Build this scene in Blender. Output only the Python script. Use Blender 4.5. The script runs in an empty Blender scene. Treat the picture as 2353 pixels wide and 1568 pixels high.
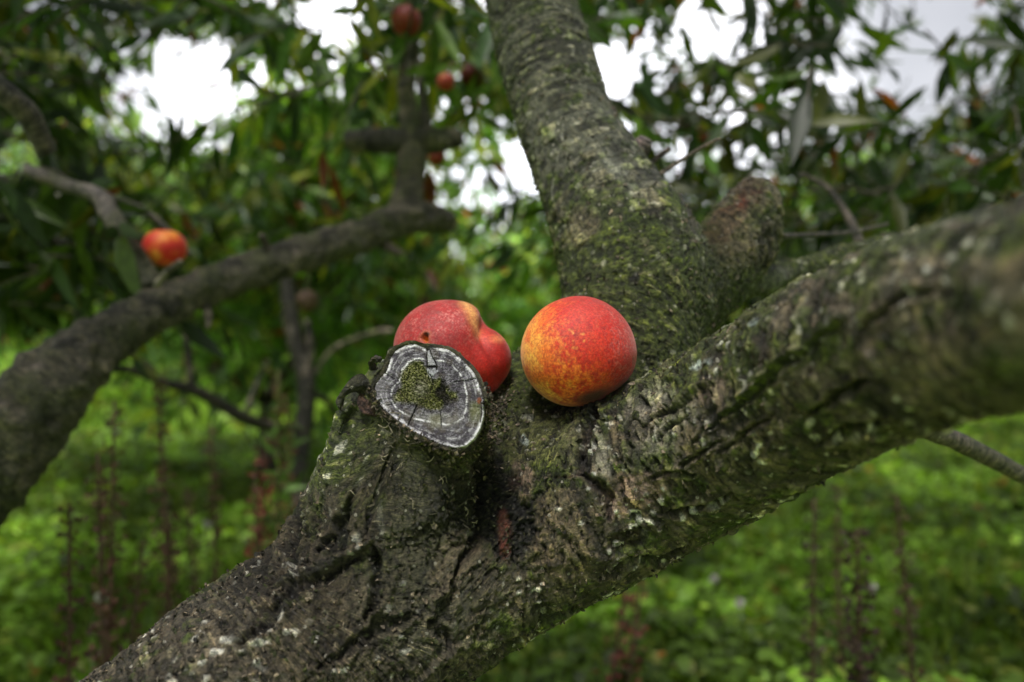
import bpy, bmesh, math, random
import numpy as np
from mathutils import Vector, Matrix
random.seed(7); RNG = np.random.default_rng(7)
SC = bpy.context.scene; COL = SC.collection
R = math.radians
# ------------------------------------------------------------------ camera
CAMZ = 0.85; FPX = 1830.0; PITCH = math.atan(34/1830)
cd = bpy.data.cameras.new('camera'); cam = bpy.data.objects.new('camera', cd); COL.objects.link(cam)
cam.location = (0, 0, CAMZ); cam.rotation_euler = (math.pi/2-PITCH, 0, 0)
cd.sensor_width = 36; cd.lens = 28; cd.clip_start = 0.02; cd.clip_end = 800
cd.dof.use_dof = True; cd.dof.focus_distance = 0.515; cd.dof.aperture_fstop = 3.5
SC.camera = cam
# ------------------------------------------------------------------ sky and sun
SUN_EL, SUN_ROT = R(64), R(200)
w = bpy.data.worlds.new('World'); SC.world = w; w.use_nodes = True
nt = w.node_tree; nt.nodes.clear()
def N(nt, typ, **kw):
    n = nt.nodes.new(typ)
    for k, v in kw.items():
        if hasattr(n, k): setattr(n, k, v)
        else: n.inputs[k.replace('_', ' ')].default_value = v
    return n
def L(nt, a, b): nt.links.new(a, b)
wo = N(nt, 'ShaderNodeOutputWorld'); bg = N(nt, 'ShaderNodeBackground', Strength=0.12)
sky = N(nt, 'ShaderNodeTexSky', sky_type='NISHITA', sun_disc=False, sun_elevation=SUN_EL, sun_rotation=SUN_ROT)
tc = N(nt, 'ShaderNodeTexCoord')
cl = N(nt, 'ShaderNodeTexNoise', Scale=2.2, Detail=5.0, Roughness=0.55)
L(nt, tc.outputs['Generated'], cl.inputs['Vector'])
cr = N(nt, 'ShaderNodeValToRGB')
cr.color_ramp.elements[0].position = 0.36; cr.color_ramp.elements[0].color = (6.0, 6.1, 6.6, 1)
cr.color_ramp.elements[1].position = 0.60; cr.color_ramp.elements[1].color = (10.0, 10.0, 10.4, 1)
L(nt, cl.outputs['Fac'], cr.inputs['Fac'])
dt = N(nt, 'ShaderNodeVectorMath', operation='DOT_PRODUCT'); dt.inputs[1].default_value = Vector((-0.03, 0.98, 0.19)).normalized()
L(nt, tc.outputs['Generated'], dt.inputs[0])
br = N(nt, 'ShaderNodeMapRange', interpolation_type='SMOOTHSTEP'); br.inputs[1].default_value = 0.885; br.inputs[2].default_value = 0.985; br.inputs[3].default_value = 0.40; br.inputs[4].default_value = 2.1
L(nt, dt.outputs['Value'], br.inputs[0])
vm = N(nt, 'ShaderNodeVectorMath', operation='SCALE'); L(nt, cr.outputs[0], vm.inputs[0]); L(nt, br.outputs[0], vm.inputs['Scale'])
mx = N(nt, 'ShaderNodeMix', data_type='RGBA'); mx.inputs[0].default_value = 0.9
L(nt, sky.outputs[0], mx.inputs[6]); L(nt, vm.outputs[0], mx.inputs[7])
L(nt, mx.outputs[2], bg.inputs['Color']); L(nt, bg.outputs[0], wo.inputs[0])
sd = bpy.data.lights.new('sun', 'SUN'); sd.energy = 4.5; sd.angle = R(14); sd.color = (1, 0.96, 0.9)
so = bpy.data.objects.new('sun', sd); COL.objects.link(so)
sdir = Vector((math.sin(SUN_ROT)*math.cos(SUN_EL), math.cos(SUN_ROT)*math.cos(SUN_EL), math.sin(SUN_EL)))
so.rotation_euler = sdir.to_track_quat('Z', 'Y').to_euler()
vs = SC.view_settings; vs.view_transform = 'Standard'; vs.look = 'None'; vs.exposure = 0.72; vs.gamma = 1; vs.use_curve_mapping = False
# ------------------------------------------------------------------ helpers
cp, sp_ = math.cos(PITCH), math.sin(PITCH)
def P(px, py, d):
    """world point seen at (px, py) of the 2353 x 1568 photograph at depth d metres"""
    px = np.asarray(px, float); py = np.asarray(py, float); d = np.asarray(d, float)
    x = (px-1176.5)/FPX*d; u = -(py-784)/FPX*d
    return np.stack([x, d*cp+u*sp_, CAMZ-d*sp_+u*cp], -1)
def proj(v):
    z = v[:, 2]-CAMZ
    d = v[:, 1]*cp-z*sp_; u = v[:, 1]*sp_+z*cp; d = np.where(np.abs(d) < 1e-4, 1e-4, d)
    return 1176.5+v[:, 0]/d*FPX, 784-u/d*FPX, d
def _h(ix, iy, iz, seed):
    h = (ix*374761393 + iy*668265263 + iz*2147483647 + seed*974634777) & 0xffffffff
    h = ((h ^ (h >> 13))*1274126177) & 0xffffffff
    h = ((h ^ (h >> 16))*2246822519) & 0xffffffff
    return ((h ^ (h >> 15)) & 0xffff)/65535.0
def vn(p, seed=0):
    """value noise, -1..1"""
    f = np.floor(p); t = p-f; t = t*t*t*(t*(t*6-15)+10); i = f.astype(np.int64)
    x, y, z = i[:, 0], i[:, 1], i[:, 2]; a, b, c = t[:, 0], t[:, 1], t[:, 2]
    r = 0
    for dx in (0, 1):
        for dy in (0, 1):
            for dz in (0, 1):
                r = r + _h(x+dx, y+dy, z+dz, seed)*(a if dx else 1-a)*(b if dy else 1-b)*(c if dz else 1-c)
    return r*2-1
def fbm(p, seed=0, o=3, g=0.5):
    s = 0; a = 1; n = 0
    for k in range(o):
        s = s+a*vn(p*(2.03**k)+k*17.3, seed+k); n += a; a *= g
    return s/n
def ss(a, b, x):
    t = np.clip((x-a)/(b-a), 0, 1); return t*t*(3-2*t)
def seg_dist(px, py, pts):
    """distance to a pixel polyline and position 0..1 along it"""
    best = np.full(px.shape, 1e9); tt = np.zeros(px.shape); n = len(pts)-1
    for k in range(n):
        ax, ay = pts[k]; bx, by = pts[k+1]; dx, dy = bx-ax, by-ay
        t = np.clip(((px-ax)*dx+(py-ay)*dy)/(dx*dx+dy*dy+1e-9), 0, 1)
        d = np.hypot(px-ax-t*dx, py-ay-t*dy); m = d < best
        best = np.where(m, d, best); tt = np.where(m, (k+t)/n, tt)
    return best, tt
def in_poly(px, py, poly):
    c = np.zeros(px.shape, bool); n = len(poly)
    for i in range(n):
        x1, y1 = poly[i]; x2, y2 = poly[(i+1) % n]
        if y1 == y2: continue
        m = ((y1 > py) != (y2 > py)) & (px < (x2-x1)*(py-y1)/(y2-y1)+x1); c ^= m
    return c
def poly_sd(px, py, poly):
    d, _ = seg_dist(px, py, list(poly)+[poly[0]]); return np.where(in_poly(px, py, poly), -d, d)
def np_mesh(name, v, f, smooth=True):
    """v (n,3), f (m,k) all faces with k corners, or a list of such arrays"""
    fs = f if isinstance(f, list) else [f]; fs = [np.asarray(a, np.int32) for a in fs if len(a)]
    me = bpy.data.meshes.new(name); me.vertices.add(len(v)); me.vertices.foreach_set('co', np.asarray(v, np.float32).ravel())
    nl = sum(a.size for a in fs); npn = sum(len(a) for a in fs)
    me.loops.add(nl); me.polygons.add(npn)
    me.loops.foreach_set('vertex_index', np.concatenate([a.ravel() for a in fs]))
    tot = np.concatenate([np.full(len(a), a.shape[1], np.int32) for a in fs]); st = np.concatenate([[0], np.cumsum(tot)[:-1]]).astype(np.int32)
    me.polygons.foreach_set('loop_start', st)
    me.update(calc_edges=True); me.validate(verbose=False)
    assert len(me.vertices) == len(v), (name, len(me.vertices), len(v))
    me.polygons.foreach_set('use_smooth', np.full(len(me.polygons), smooth))
    return me
def attr(me, name, typ, data):
    a = me.attributes.new(name, typ, 'POINT')
    key = {'FLOAT_COLOR': 'color', 'FLOAT_VECTOR': 'vector', 'FLOAT': 'value'}[typ]
    if typ == 'FLOAT_COLOR' and data.shape[1] == 3: data = np.concatenate([data, np.ones((len(data), 1))], 1)
    assert len(a.data) == len(data), (me.name, len(a.data), len(data))
    a.data.foreach_set(key, np.asarray(data, np.float32).ravel())
def obj(name, me, mat, parent=None):
    o = bpy.data.objects.new(name, me); COL.objects.link(o)
    if mat is not None and not len(me.materials): me.materials.append(mat)
    if parent is not None: o.parent = parent; o.matrix_parent_inverse = Matrix.Translation(-Vector(parent.location)) if not parent.parent else Matrix.Identity(4)
    return o
def tag(o, label=None, cat=None, group=None, kind=None):
    for k, v in (('label', label), ('category', cat), ('group', group), ('kind', kind)):
        if v: o[k] = v
    return o
def empty(name, loc, label, cat, group=None):
    o = bpy.data.objects.new(name, None); COL.objects.link(o); o.location = loc; o.empty_display_size = 0.05
    return tag(o, label, cat, group)
def local(v, root): return np.asarray(v)-np.array(root.location)
def obj_l(name, v, f, mat, root, smooth=True, attrs=()):
    """mesh given in world coordinates, linked as a child of an Empty at root.location"""
    v = np.asarray(v, float)
    me = np_mesh(name, v-np.array(root.location) if root else v, f, smooth)
    for a in attrs: attr(me, *a)
    o = bpy.data.objects.new(name, me); COL.objects.link(o); me.materials.append(mat)
    if root: o.parent = root
    return o
def catmull(pts, n):
    pts = np.asarray(pts, float); m = len(pts)
    e = np.vstack([2*pts[0]-pts[1], pts, 2*pts[-1]-pts[-2]]); out = []
    t = np.linspace(0, m-1, n); k = np.clip(t.astype(int), 0, m-2); u = (t-k)[:, None]
    a, b, c, d = e[k], e[k+1], e[k+2], e[k+3]
    return 0.5*((2*b)+(-a+c)*u+(2*a-5*b+4*c-d)*u**2+(-a+3*b-3*c+d)*u**3)
def tube(path, rad, sides=10, seed=0, lump=0.0, cap=True, lf=1.0):
    """path (n,3), rad (n,) -> verts, faces, attribute coordinates (along, around)"""
    path = np.asarray(path, float); rad = np.asarray(rad, float); n = len(path)
    tan = np.gradient(path, axis=0); tan /= np.linalg.norm(tan, axis=1)[:, None]+1e-9
    up = np.array([0.0, 0, 1]) if abs(tan[0][2]) < 0.8 else np.array([0, 1.0, 0])
    s = np.cumsum(np.r_[0, np.linalg.norm(np.diff(path, axis=0), axis=1)])
    V = []; side = np.cross(up, tan[0]); side /= np.linalg.norm(side)
    th = np.linspace(0, 2*math.pi, sides, endpoint=False)
    for i in range(n):
        side = side-tan[i]*side.dot(tan[i]); side /= np.linalg.norm(side)+1e-9; bi = np.cross(tan[i], side)
        V.append(path[i]+rad[i]*(np.cos(th)[:, None]*side+np.sin(th)[:, None]*bi))
    V = np.array(V).reshape(-1, 3)
    bk = np.stack([np.repeat(s, sides), np.tile(np.sin(th/2), n)*np.repeat(rad, sides)*4, np.zeros(n*sides)], 1)
    if lump:
        c = np.repeat(path, sides, 0); q = V*(60*lf)+seed*3.1
        V = c+(V-c)*(1+lump*(fbm(q, seed, 3)[:, None]))
    i = np.arange(n-1)[:, None]*sides; j = np.arange(sides)[None]; j2 = (j+1) % sides
    F = np.stack([i+j, i+j2, i+sides+j2, i+sides+j], -1).reshape(-1, 4)
    fl = [F]
    if cap:
        V = np.vstack([V, path[0], path[-1]]); bk = np.vstack([bk, bk[0], bk[-1]]); a, b = n*sides, n*sides+1
        j = np.arange(sides); j2 = (j+1) % sides
        fl.append(np.stack([np.full(sides, a), j2, j], 1)); fl.append(np.stack([np.full(sides, b), (n-1)*sides+j, (n-1)*sides+j2], 1))
    return V, fl, bk
class Acc:
    """collects several pieces into one mesh"""
    def __init__(s): s.v = []; s.f = {}; s.n = 0; s.c = []; s.b = []
    def add(s, v, fl, col=None, bk=None):
        fl = fl if isinstance(fl, list) else [fl]
        for a in fl:
            a = np.asarray(a); 
            if len(a): s.f.setdefault(a.shape[1], []).append(a+s.n)
        s.v.append(v); s.n += len(v)
        s.c.append(np.broadcast_to(np.asarray(col if col is not None else (1, 1, 1), float), (len(v), 3)))
        s.b.append(bk if bk is not None else np.zeros((len(v), 3)))
    def faces(s): return [np.vstack(a) for a in s.f.values()]
    def build(s, name, mat, root, smooth=True):
        return obj_l(name, np.vstack(s.v), s.faces(), mat, root, smooth, [('Col', 'FLOAT_COLOR', np.vstack(s.c)), ('bk', 'FLOAT_VECTOR', np.vstack(s.b))])
# ------------------------------------------------------------------ materials
def mat(name):
    m = bpy.data.materials.new(name); m.use_nodes = True; nt = m.node_tree; nt.nodes.clear()
    o = N(nt, 'ShaderNodeOutputMaterial'); b = N(nt, 'ShaderNodeBsdfPrincipled'); L(nt, b.outputs[0], o.inputs[0]); return m, nt, b, o
def math_n(nt, op, a, b=None, c=None):
    n = nt.nodes.new('ShaderNodeMath'); n.operation = op
    for i, v in enumerate((a, b, c)):
        if v is None: continue
        if isinstance(v, (int, float)): n.inputs[i].default_value = v
        else: L(nt, v, n.inputs[i])
    return n.outputs[0]
def ramp(nt, fac, stops):
    n = nt.nodes.new('ShaderNodeValToRGB'); e = n.color_ramp.elements
    while len(e) < len(stops): e.new(0.5)
    for k, (p, c) in enumerate(stops): e[k].position = p; e[k].color = (*c, 1) if len(c) == 3 else c
    L(nt, fac, n.inputs[0]); return n.outputs[0]
def mixc(nt, fac, a, b, mode='MIX'):
    n = nt.nodes.new('ShaderNodeMix'); n.data_type = 'RGBA'; n.blend_type = mode
    for i, v in ((0, fac), (6, a), (7, b)):
        if isinstance(v, (int, float)): n.inputs[i].default_value = v
        elif isinstance(v, tuple): n.inputs[i].default_value = (*v, 1)
        else: L(nt, v, n.inputs[i])
    return n.outputs[2]
def noise_n(nt, vec, scale, detail=4.0, rough=0.6, dist=0.0):
    n = N(nt, 'ShaderNodeTexNoise', Scale=scale, Detail=detail, Roughness=rough, Distortion=dist)
    L(nt, vec, n.inputs['Vector']); return n.outputs['Fac']
def bark_material(name, fine=1.0, bump=1.0, rough=(0.30, 0.80)):
    m, nt, b, o = mat(name)
    ca = N(nt, 'ShaderNodeAttribute', attribute_name='Col'); ba = N(nt, 'ShaderNodeAttribute', attribute_name='bk')
    t = N(nt, 'ShaderNodeTexCoord')
    mp = N(nt, 'ShaderNodeMapping'); mp.inputs['Scale'].default_value = (1.0, 0.2, 1.0); L(nt, ba.outputs['Vector'], mp.inputs['Vector'])
    # the fine grain follows the limb: thin along it, long around it
    st = noise_n(nt, mp.outputs[0], 900*fine, 5, 0.65, 0.6)
    gr = noise_n(nt, t.outputs['Object'], 700*fine, 5, 0.7)
    md = noise_n(nt, t.outputs['Object'], 170*fine, 5, 0.65, 0.8)
    mp2 = N(nt, 'ShaderNodeMapping'); mp2.inputs['Scale'].default_value = (1.0, 0.075, 1.0); L(nt, ba.outputs['Vector'], mp2.inputs['Vector'])
    s2 = noise_n(nt, mp2.outputs[0], 360*fine, 5, 0.6, 0.25)
    f4 = ramp(nt, s2, [(0.35, (0.10, 0.095, 0.08)), (0.45, (0.8, 0.8, 0.8)), (0.55, (1, 1, 1)), (0.66, (2.2, 2.05, 1.8))])
    f1 = ramp(nt, st, [(0.30, (0.28, 0.28, 0.28)), (0.52, (1, 1, 1)), (0.70, (1.75, 1.7, 1.6))])
    f2 = ramp(nt, gr, [(0.33, (0.45, 0.45, 0.45)), (0.52, (1, 1, 1)), (0.68, (1.7, 1.65, 1.55))])
    f3 = ramp(nt, md, [(0.36, (0.22, 0.23, 0.21)), (0.48, (0.95, 0.95, 0.95)), (0.66, (1.8, 1.72, 1.6))])
    c = mixc(nt, 0.85, ca.outputs['Color'], f1, 'MULTIPLY'); c = mixc(nt, 0.9, c, f2, 'MULTIPLY'); c = mixc(nt, 0.9, c, f3, 'MULTIPLY'); c = mixc(nt, 0.8, c, f4, 'MULTIPLY')
    # pale crumbs of lichen
    vo = N(nt, 'ShaderNodeTexVoronoi', Scale=230.0*fine, Randomness=1.0); L(nt, t.outputs['Object'], vo.inputs['Vector'])
    sep = N(nt, 'ShaderNodeSeparateColor'); L(nt, vo.outputs['Color'], sep.inputs[0])
    k = math_n(nt, 'MULTIPLY', math_n(nt, 'GREATER_THAN', sep.outputs[0], 0.88), math_n(nt, 'LESS_THAN', vo.outputs['Distance'], 0.26))
    k = math_n(nt, 'MULTIPLY', k, math_n(nt, 'GREATER_THAN', gr, 0.44))
    c = mixc(nt, math_n(nt, 'MULTIPLY', k, 0.75), c, (0.50, 0.47, 0.39))
    L(nt, c, b.inputs['Base Color'])
    rr = N(nt, 'ShaderNodeMapRange'); rr.inputs[1].default_value = 0.35; rr.inputs[2].default_value = 0.65
    rr.inputs[3].default_value = rough[0]; rr.inputs[4].default_value = rough[1]; L(nt, gr, rr.inputs[0]); L(nt, rr.outputs[0], b.inputs['Roughness'])
    h = math_n(nt, 'ADD', math_n(nt, 'MULTIPLY', st, 1.0), math_n(nt, 'MULTIPLY', gr, 0.9)); h = math_n(nt, 'ADD', h, math_n(nt, 'MULTIPLY', md, 2.2)); h = math_n(nt, 'ADD', h, math_n(nt, 'MULTIPLY', s2, 2.4))
    h = math_n(nt, 'ADD', h, math_n(nt, 'MULTIPLY', k, 0.5))
    bp = N(nt, 'ShaderNodeBump', Strength=0.9*bump, Distance=0.0022); L(nt, h, bp.inputs['Height']); L(nt, bp.outputs[0], b.inputs['Normal'])
    return m
M_BARK = bark_material('mossy_bark')
M_BARK_FAR = bark_material('grey_bark', 0.35, 1.0)
def leaf_material(name, trans=0.45, rough=0.45):
    m, nt, b, o = mat(name)
    ca = N(nt, 'ShaderNodeAttribute', attribute_name='Col'); t = N(nt, 'ShaderNodeTexCoord')
    n = noise_n(nt, t.outputs['Object'], 60, 3)
    c = mixc(nt, 0.7, ca.outputs['Color'], ramp(nt, n, [(0.3, (0.6, 0.6, 0.6)), (0.7, (1.35, 1.35, 1.2))]), 'MULTIPLY')
    L(nt, c, b.inputs['Base Color']); b.inputs['Roughness'].default_value = rough
    tr = N(nt, 'ShaderNodeBsdfTranslucent'); L(nt, mixc(nt, 1.0, c, (1.55, 1.55, 0.6), 'MULTIPLY'), tr.inputs[0])
    ms = N(nt, 'ShaderNodeMixShader'); ms.inputs[0].default_value = trans
    L(nt, b.outputs[0], ms.inputs[1]); L(nt, tr.outputs[0], ms.inputs[2]); L(nt, ms.outputs[0], o.inputs[0]); return m
M_LEAF = leaf_material('peach_leaf', .5); M_HERB = leaf_material('herb_leaf', 0.4, 0.55)
def plain(name, rough=0.7, scale=300, spread=0.5):
    m, nt, b, o = mat(name); ca = N(nt, 'ShaderNodeAttribute', attribute_name='Col'); t = N(nt, 'ShaderNodeTexCoord')
    n = noise_n(nt, t.outputs['Object'], scale, 5, .7)
    L(nt, mixc(nt, 0.9, ca.outputs['Color'], ramp(nt, n, [(0.3, (1-spread,)*3), (0.7, (1+spread,)*3)]), 'MULTIPLY'), b.inputs['Base Color'])
    b.inputs['Roughness'].default_value = rough
    bp = N(nt, 'ShaderNodeBump', Strength=0.5, Distance=0.001); L(nt, n, bp.inputs['Height']); L(nt, bp.outputs[0], b.inputs['Normal']); return m
M_DRY = plain('dry_plant'); M_WOOD = plain('weathered_wood', 0.8, 1500, 0.45)
# ------------------------------------------------------------------ main tree: centrelines (px, py, radius px, depth)
LIMBS = {
 'trunk': [(80, 2350, 330, .47), (240, 1950, 300, .48), (520, 1650, 272, .50), (790, 1455, 250, .53), (1000, 1310, 238, .555), (1200, 1205, 226, .57), (1400, 1122, 205, .56)],
 'right': [(1200, 1205, 224, .57), (1400, 1122, 203, .56), (1600, 1026, 198, .525), (1800, 915, 200, .46), (2000, 810, 212, .39), (2200, 740, 222, .325), (2420, 690, 236, .275), (2700, 630, 255, .23), (4430, 174, 305, .18), (8500, -1650, 340, .15)],
 'upright': [(1170, 1060, 165, .605), (1290, 965, 180, .628), (1410, 850, 164, .648), (1462, 710, 162, .67), (1445, 580, 160, .69), (1383, 450, 134, .72), (1308, 300, 112, .75), (1258, 150, 106, .78), (1213, 0, 97, .82), (1170, -140, 92, .86), (1130, -300, 86, .92)],
 'pruned': [(850, 1440, 230, .575), (870, 1310, 222, .560), (905, 1170, 194, .538), (935, 1050, 180, .518), (955, 975, 166, .505), (978, 915, 138, .491), (986, 880, 126, .480)],
 'broken': [(1480, 720, 110, .69), (1580, 665, 100, .71), (1645, 605, 88, .725), (1695, 545, 84, .735), (1722, 485, 66, .74), (1735, 440, 40, .742)],
 'low': [(1500, 730, 80, .69), (1600, 680, 48, .72), (1700, 657, 34, .76), (1850, 622, 32, .80), (2050, 560, 30, .86)],
}
class Limb:
    def __init__(s, pts, n=90):
        a = np.array(pts, float); c = catmull(np.column_stack([P(a[:, 0], a[:, 1], a[:, 3]), a[:, 2]/FPX*a[:, 3]]), n)
        s.p = c[:, :3]; s.r = c[:, 3]; s.t = np.gradient(s.p, axis=0); s.t /= np.linalg.norm(s.t, axis=1)[:, None]
        s.s = np.cumsum(np.r_[0, np.linalg.norm(np.diff(s.p, axis=0), axis=1)])
    def eval(s, v):
        n = len(v); out_d = np.empty(n); out_g = np.empty((n, 3)); out_s = np.empty(n); out_i = np.empty(n, int)
        for a in range(0, n, 40000):
            q = v[a:a+40000]
            D = ((q[:, None]-s.p[None])**2).sum(2)**.5-s.r[None]; i = np.clip(D.argmin(1), 1, len(s.p)-2)
            best = np.full(len(q), 1e9); g = np.zeros((len(q), 3)); sv = np.zeros(len(q))
            for j in (i-1, i):
                A, B = s.p[j], s.p[j+1]; ab = B-A; t = np.clip(((q-A)*ab).sum(1)/(ab*ab).sum(1), 0, 1)
                c = A+t[:, None]*ab; r = s.r[j]*(1-t)+s.r[j+1]*t; e = q-c; l = np.linalg.norm(e, axis=1)+1e-9; d = l-r; m = d < best
                best = np.where(m, d, best); g[m] = (e/l[:, None])[m]; sv = np.where(m, s.s[j]*(1-t)+s.s[j+1]*t, sv)
            out_d[a:a+40000] = best; out_g[a:a+40000] = g; out_s[a:a+40000] = sv; out_i[a:a+40000] = i
        return out_d, out_g, out_s, out_i
LB = {k: Limb(v) for k, v in LIMBS.items()}
KEYS = list(LIMBS)
K_BLEND = 0.0085
def field(v):
    ds, gs, sv, ii = [], [], [], []
    for k in KEYS:
        d, g, s_, i = LB[k].eval(v); ds.append(d); gs.append(g); sv.append(s_); ii.append(i)
    ds = np.array(ds); D2 = ds.copy()
    a, b = KEYS.index('trunk'), KEYS.index('right')       # trunk and heavy limb are one line: hard union between them
    D2[a] = np.where(ds[a] <= ds[b], ds[a], 1e3); D2[b] = np.where(ds[a] > ds[b], ds[b], 1e3)
    mn = D2.min(0); E = np.exp(-(D2-mn)/K_BLEND); W = E/E.sum(0); D = mn-K_BLEND*np.log(E.sum(0))
    G = (W[:, :, None]*np.array(gs)).sum(0); G /= np.linalg.norm(G, axis=1)[:, None]+1e-9
    return D, G, W, ds, sv, ii
# cut face: outline read off the photograph and laid on the plane of the saw cut
Zf = lambda pts: [(804.3+x*0.2382, 718.1+y*0.2382) for x, y in pts]
FACE = Zf([(430,370),(520,318),(620,300),(690,325),(735,345),(765,340),(850,335),(940,350),(1020,400),(1110,480),(1190,570),(1240,680),(1280,800),(1295,900),(1290,1000),(1260,1120),(1200,1220),(1120,1290),(1030,1310),(930,1290),(820,1250),(720,1200),(640,1170),(560,1110),(470,1050),(380,980),(290,900),(235,810),(230,720),(280,640),(350,560),(375,480),(400,410)])
FC = P(985, 908, 0.480); FN = np.array([-0.10, -0.93, 0.36]); FN /= np.linalg.norm(FN)
FU = np.array([1.0, 0, 0]); FU -= FN*FU.dot(FN); FU /= np.linalg.norm(FU); FV = np.cross(FN, FU); FV = FV if FV[2] > 0 else -FV
CAM = np.array([0, 0, CAMZ])
def to_face(px, py):
    q = P(px, py, 1.0)-CAM; t = ((FC-CAM)@FN)/(q@FN); w_ = CAM+q*t[..., None]; return (w_-FC)@FU, (w_-FC)@FV
fu, fv = to_face(np.array([p[0] for p in FACE]), np.array([p[1] for p in FACE]))
fth = np.arctan2(fv, fu); frr = np.hypot(fu, fv); o_ = np.argsort(fth); fth, frr = fth[o_], frr[o_]
def face_R(th): return np.interp(th, fth, frr, period=2*math.pi)

def build_wood():
    A = Acc()
    for k in KEYS:
        lb = LB[k]; v, f, _ = tube(lb.p, lb.r*1.02, 28); A.add(v, f)
    me = np_mesh('wood_base', np.vstack(A.v), A.faces()); o = bpy.data.objects.new('wood_base', me); COL.objects.link(o)
    md = o.modifiers.new('r', 'REMESH'); md.mode = 'VOXEL'; md.voxel_size = VOX
    dg = bpy.context.evaluated_depsgraph_get(); e = o.evaluated_get(dg).to_mesh()
    n = len(e.vertices); v = np.empty(n*3, np.float32); e.vertices.foreach_get('co', v); v = v.reshape(-1, 3).astype(float)
    m = len(e.polygons); lt = np.empty(m, np.int32); e.polygons.foreach_get('loop_total', lt); li = np.empty(lt.sum(), np.int32); e.loops.foreach_get('vertex_index', li)
    assert (lt == 4).all(); f = li.reshape(-1, 4).copy()
    o.evaluated_get(dg).to_mesh_clear(); bpy.data.objects.remove(o); bpy.data.meshes.remove(me)
    print('wood verts', n)
    for it in range(4):
        D, G, W, ds, sv, ii = field(v); v = v-G*np.clip(D, -0.004, 0.004)[:, None]
    D, G, W, ds, sv, ii = field(v)
    lab = ds.argmin(0); nrm = G
    return v, f, nrm, W, ds, np.array(sv), ii, lab
VOX = 0.0013
v, F, NR, W, DS, SV, II, LAB = build_wood()
v0 = v.copy(); px, py, dep = proj(v)
front = ss(-0.05, 0.25, ((CAM-v)*NR).sum(1)/np.linalg.norm(CAM-v, axis=1))
wk = {k: W[i] for i, k in enumerate(KEYS)}
# --- limb coordinates for the grain: along (s) and around (arc)
bk = np.zeros((len(v), 3))
for i, k in enumerate(KEYS):
    lb = LB[k]; c = lb.p[II[i]]; e = v-c; t = lb.t[II[i]]; ref = np.array([0, 1.0, 0.05]); sd_ = ref-t*(t@ref)[:, None]; sd_ /= np.linalg.norm(sd_, axis=1)[:, None]
    bi = np.cross(t, sd_); an = np.arctan2((e*bi).sum(1), -(e*sd_).sum(1))          # seam on the far side
    bk[:, 0] += W[i]*(SV[i]+i*0.7); bk[:, 1] += W[i]*an*lb.r[II[i]]; bk[:, 2] += W[i]*i*0.11
n_lo = fbm(v*14, 1, 3); n_md = fbm(v*45, 5, 3); n_hi = fbm(v*150, 9, 3); n_xh = fbm(v*420, 13, 2)
wp = fbm(v*70, 60, 2)*0.0016
sx = np.column_stack([bk[:, 0]+wp, bk[:, 1], bk[:, 2]])
st1 = fbm(sx*np.array([330, 62, 1]), 20, 2); st2 = fbm(sx*np.array([140, 26, 1]), 24, 2)
wx = px+14*fbm(v*60, 30, 2)+5*fbm(v*200, 31, 2); wy = py+14*fbm(v*60+9, 32, 2)+5*fbm(v*200+5, 33, 2)
limb_main = ss(0.2, 0.6, wk['trunk']+wk['right']+wk['pruned']); W_st = wk['pruned']; W_up = wk['upright']+wk['broken']+wk['low']; W_rt = wk['right']
disp = np.zeros(len(v))
disp += 0.0035*n_lo+0.0016*n_md*(1+0.6*limb_main)+0.0006*n_hi
# plates and fissures on the lower wood, smoother around the clean band of the pruned stub
lowleft = limb_main*ss(1150, 800, px+0.4*(1300-py))*ss(1100, 1300, py)
rough_m = np.clip(0.25+0.9*ss(-0.1, 0.35, fbm(v*22, 40, 2))+0.8*lowleft, 0, 1.4)
fiss = ss(0.10, 0.50, np.abs(fbm(v*np.array([70, 70, 55])+3*wp[:, None]*100, 44, 3))*-1+0.42)   # thin valleys
disp -= 0.0022*rough_m*limb_main*ss(0.55, 1.0, fiss)
crk = ss(0.22, 0.62, -st1); disp -= 0.0015*crk*(0.5+0.6*limb_main)
len_b = ss(0.25, 0.6, st1)*ss(-0.4, 0.3, n_hi+0.3); disp += 0.0009*len_b*(0.6+1.0*W_up)
# lenticel beads in rows on the upright limb
bd = vn(sx*np.array([260, 170, 1]), 50); row = ss(-0.1, 0.5, vn(sx*np.array([120, 40, 1]), 51)); bead = ss(0.25, 0.65, bd)*row; disp += 0.0013*bead*W_up*ss(700, 450, py)+0.0008*bead*W_rt
disp += 0.0011*n_xh*rough_m
# swirls of bark where the upright limb leaves the crotch
sw = fbm(np.column_stack([v[:, 0]*60+v[:, 2]*25+n_lo*2.5, v[:, 2]*18-v[:, 0]*8, v[:, 1]*25]), 70, 2); swz = W_up*ss(480, 640, py); disp += 0.0016*swz*ss(-0.3, 0.5, sw)-0.001*swz*ss(0.1, 0.4, -sw)
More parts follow.
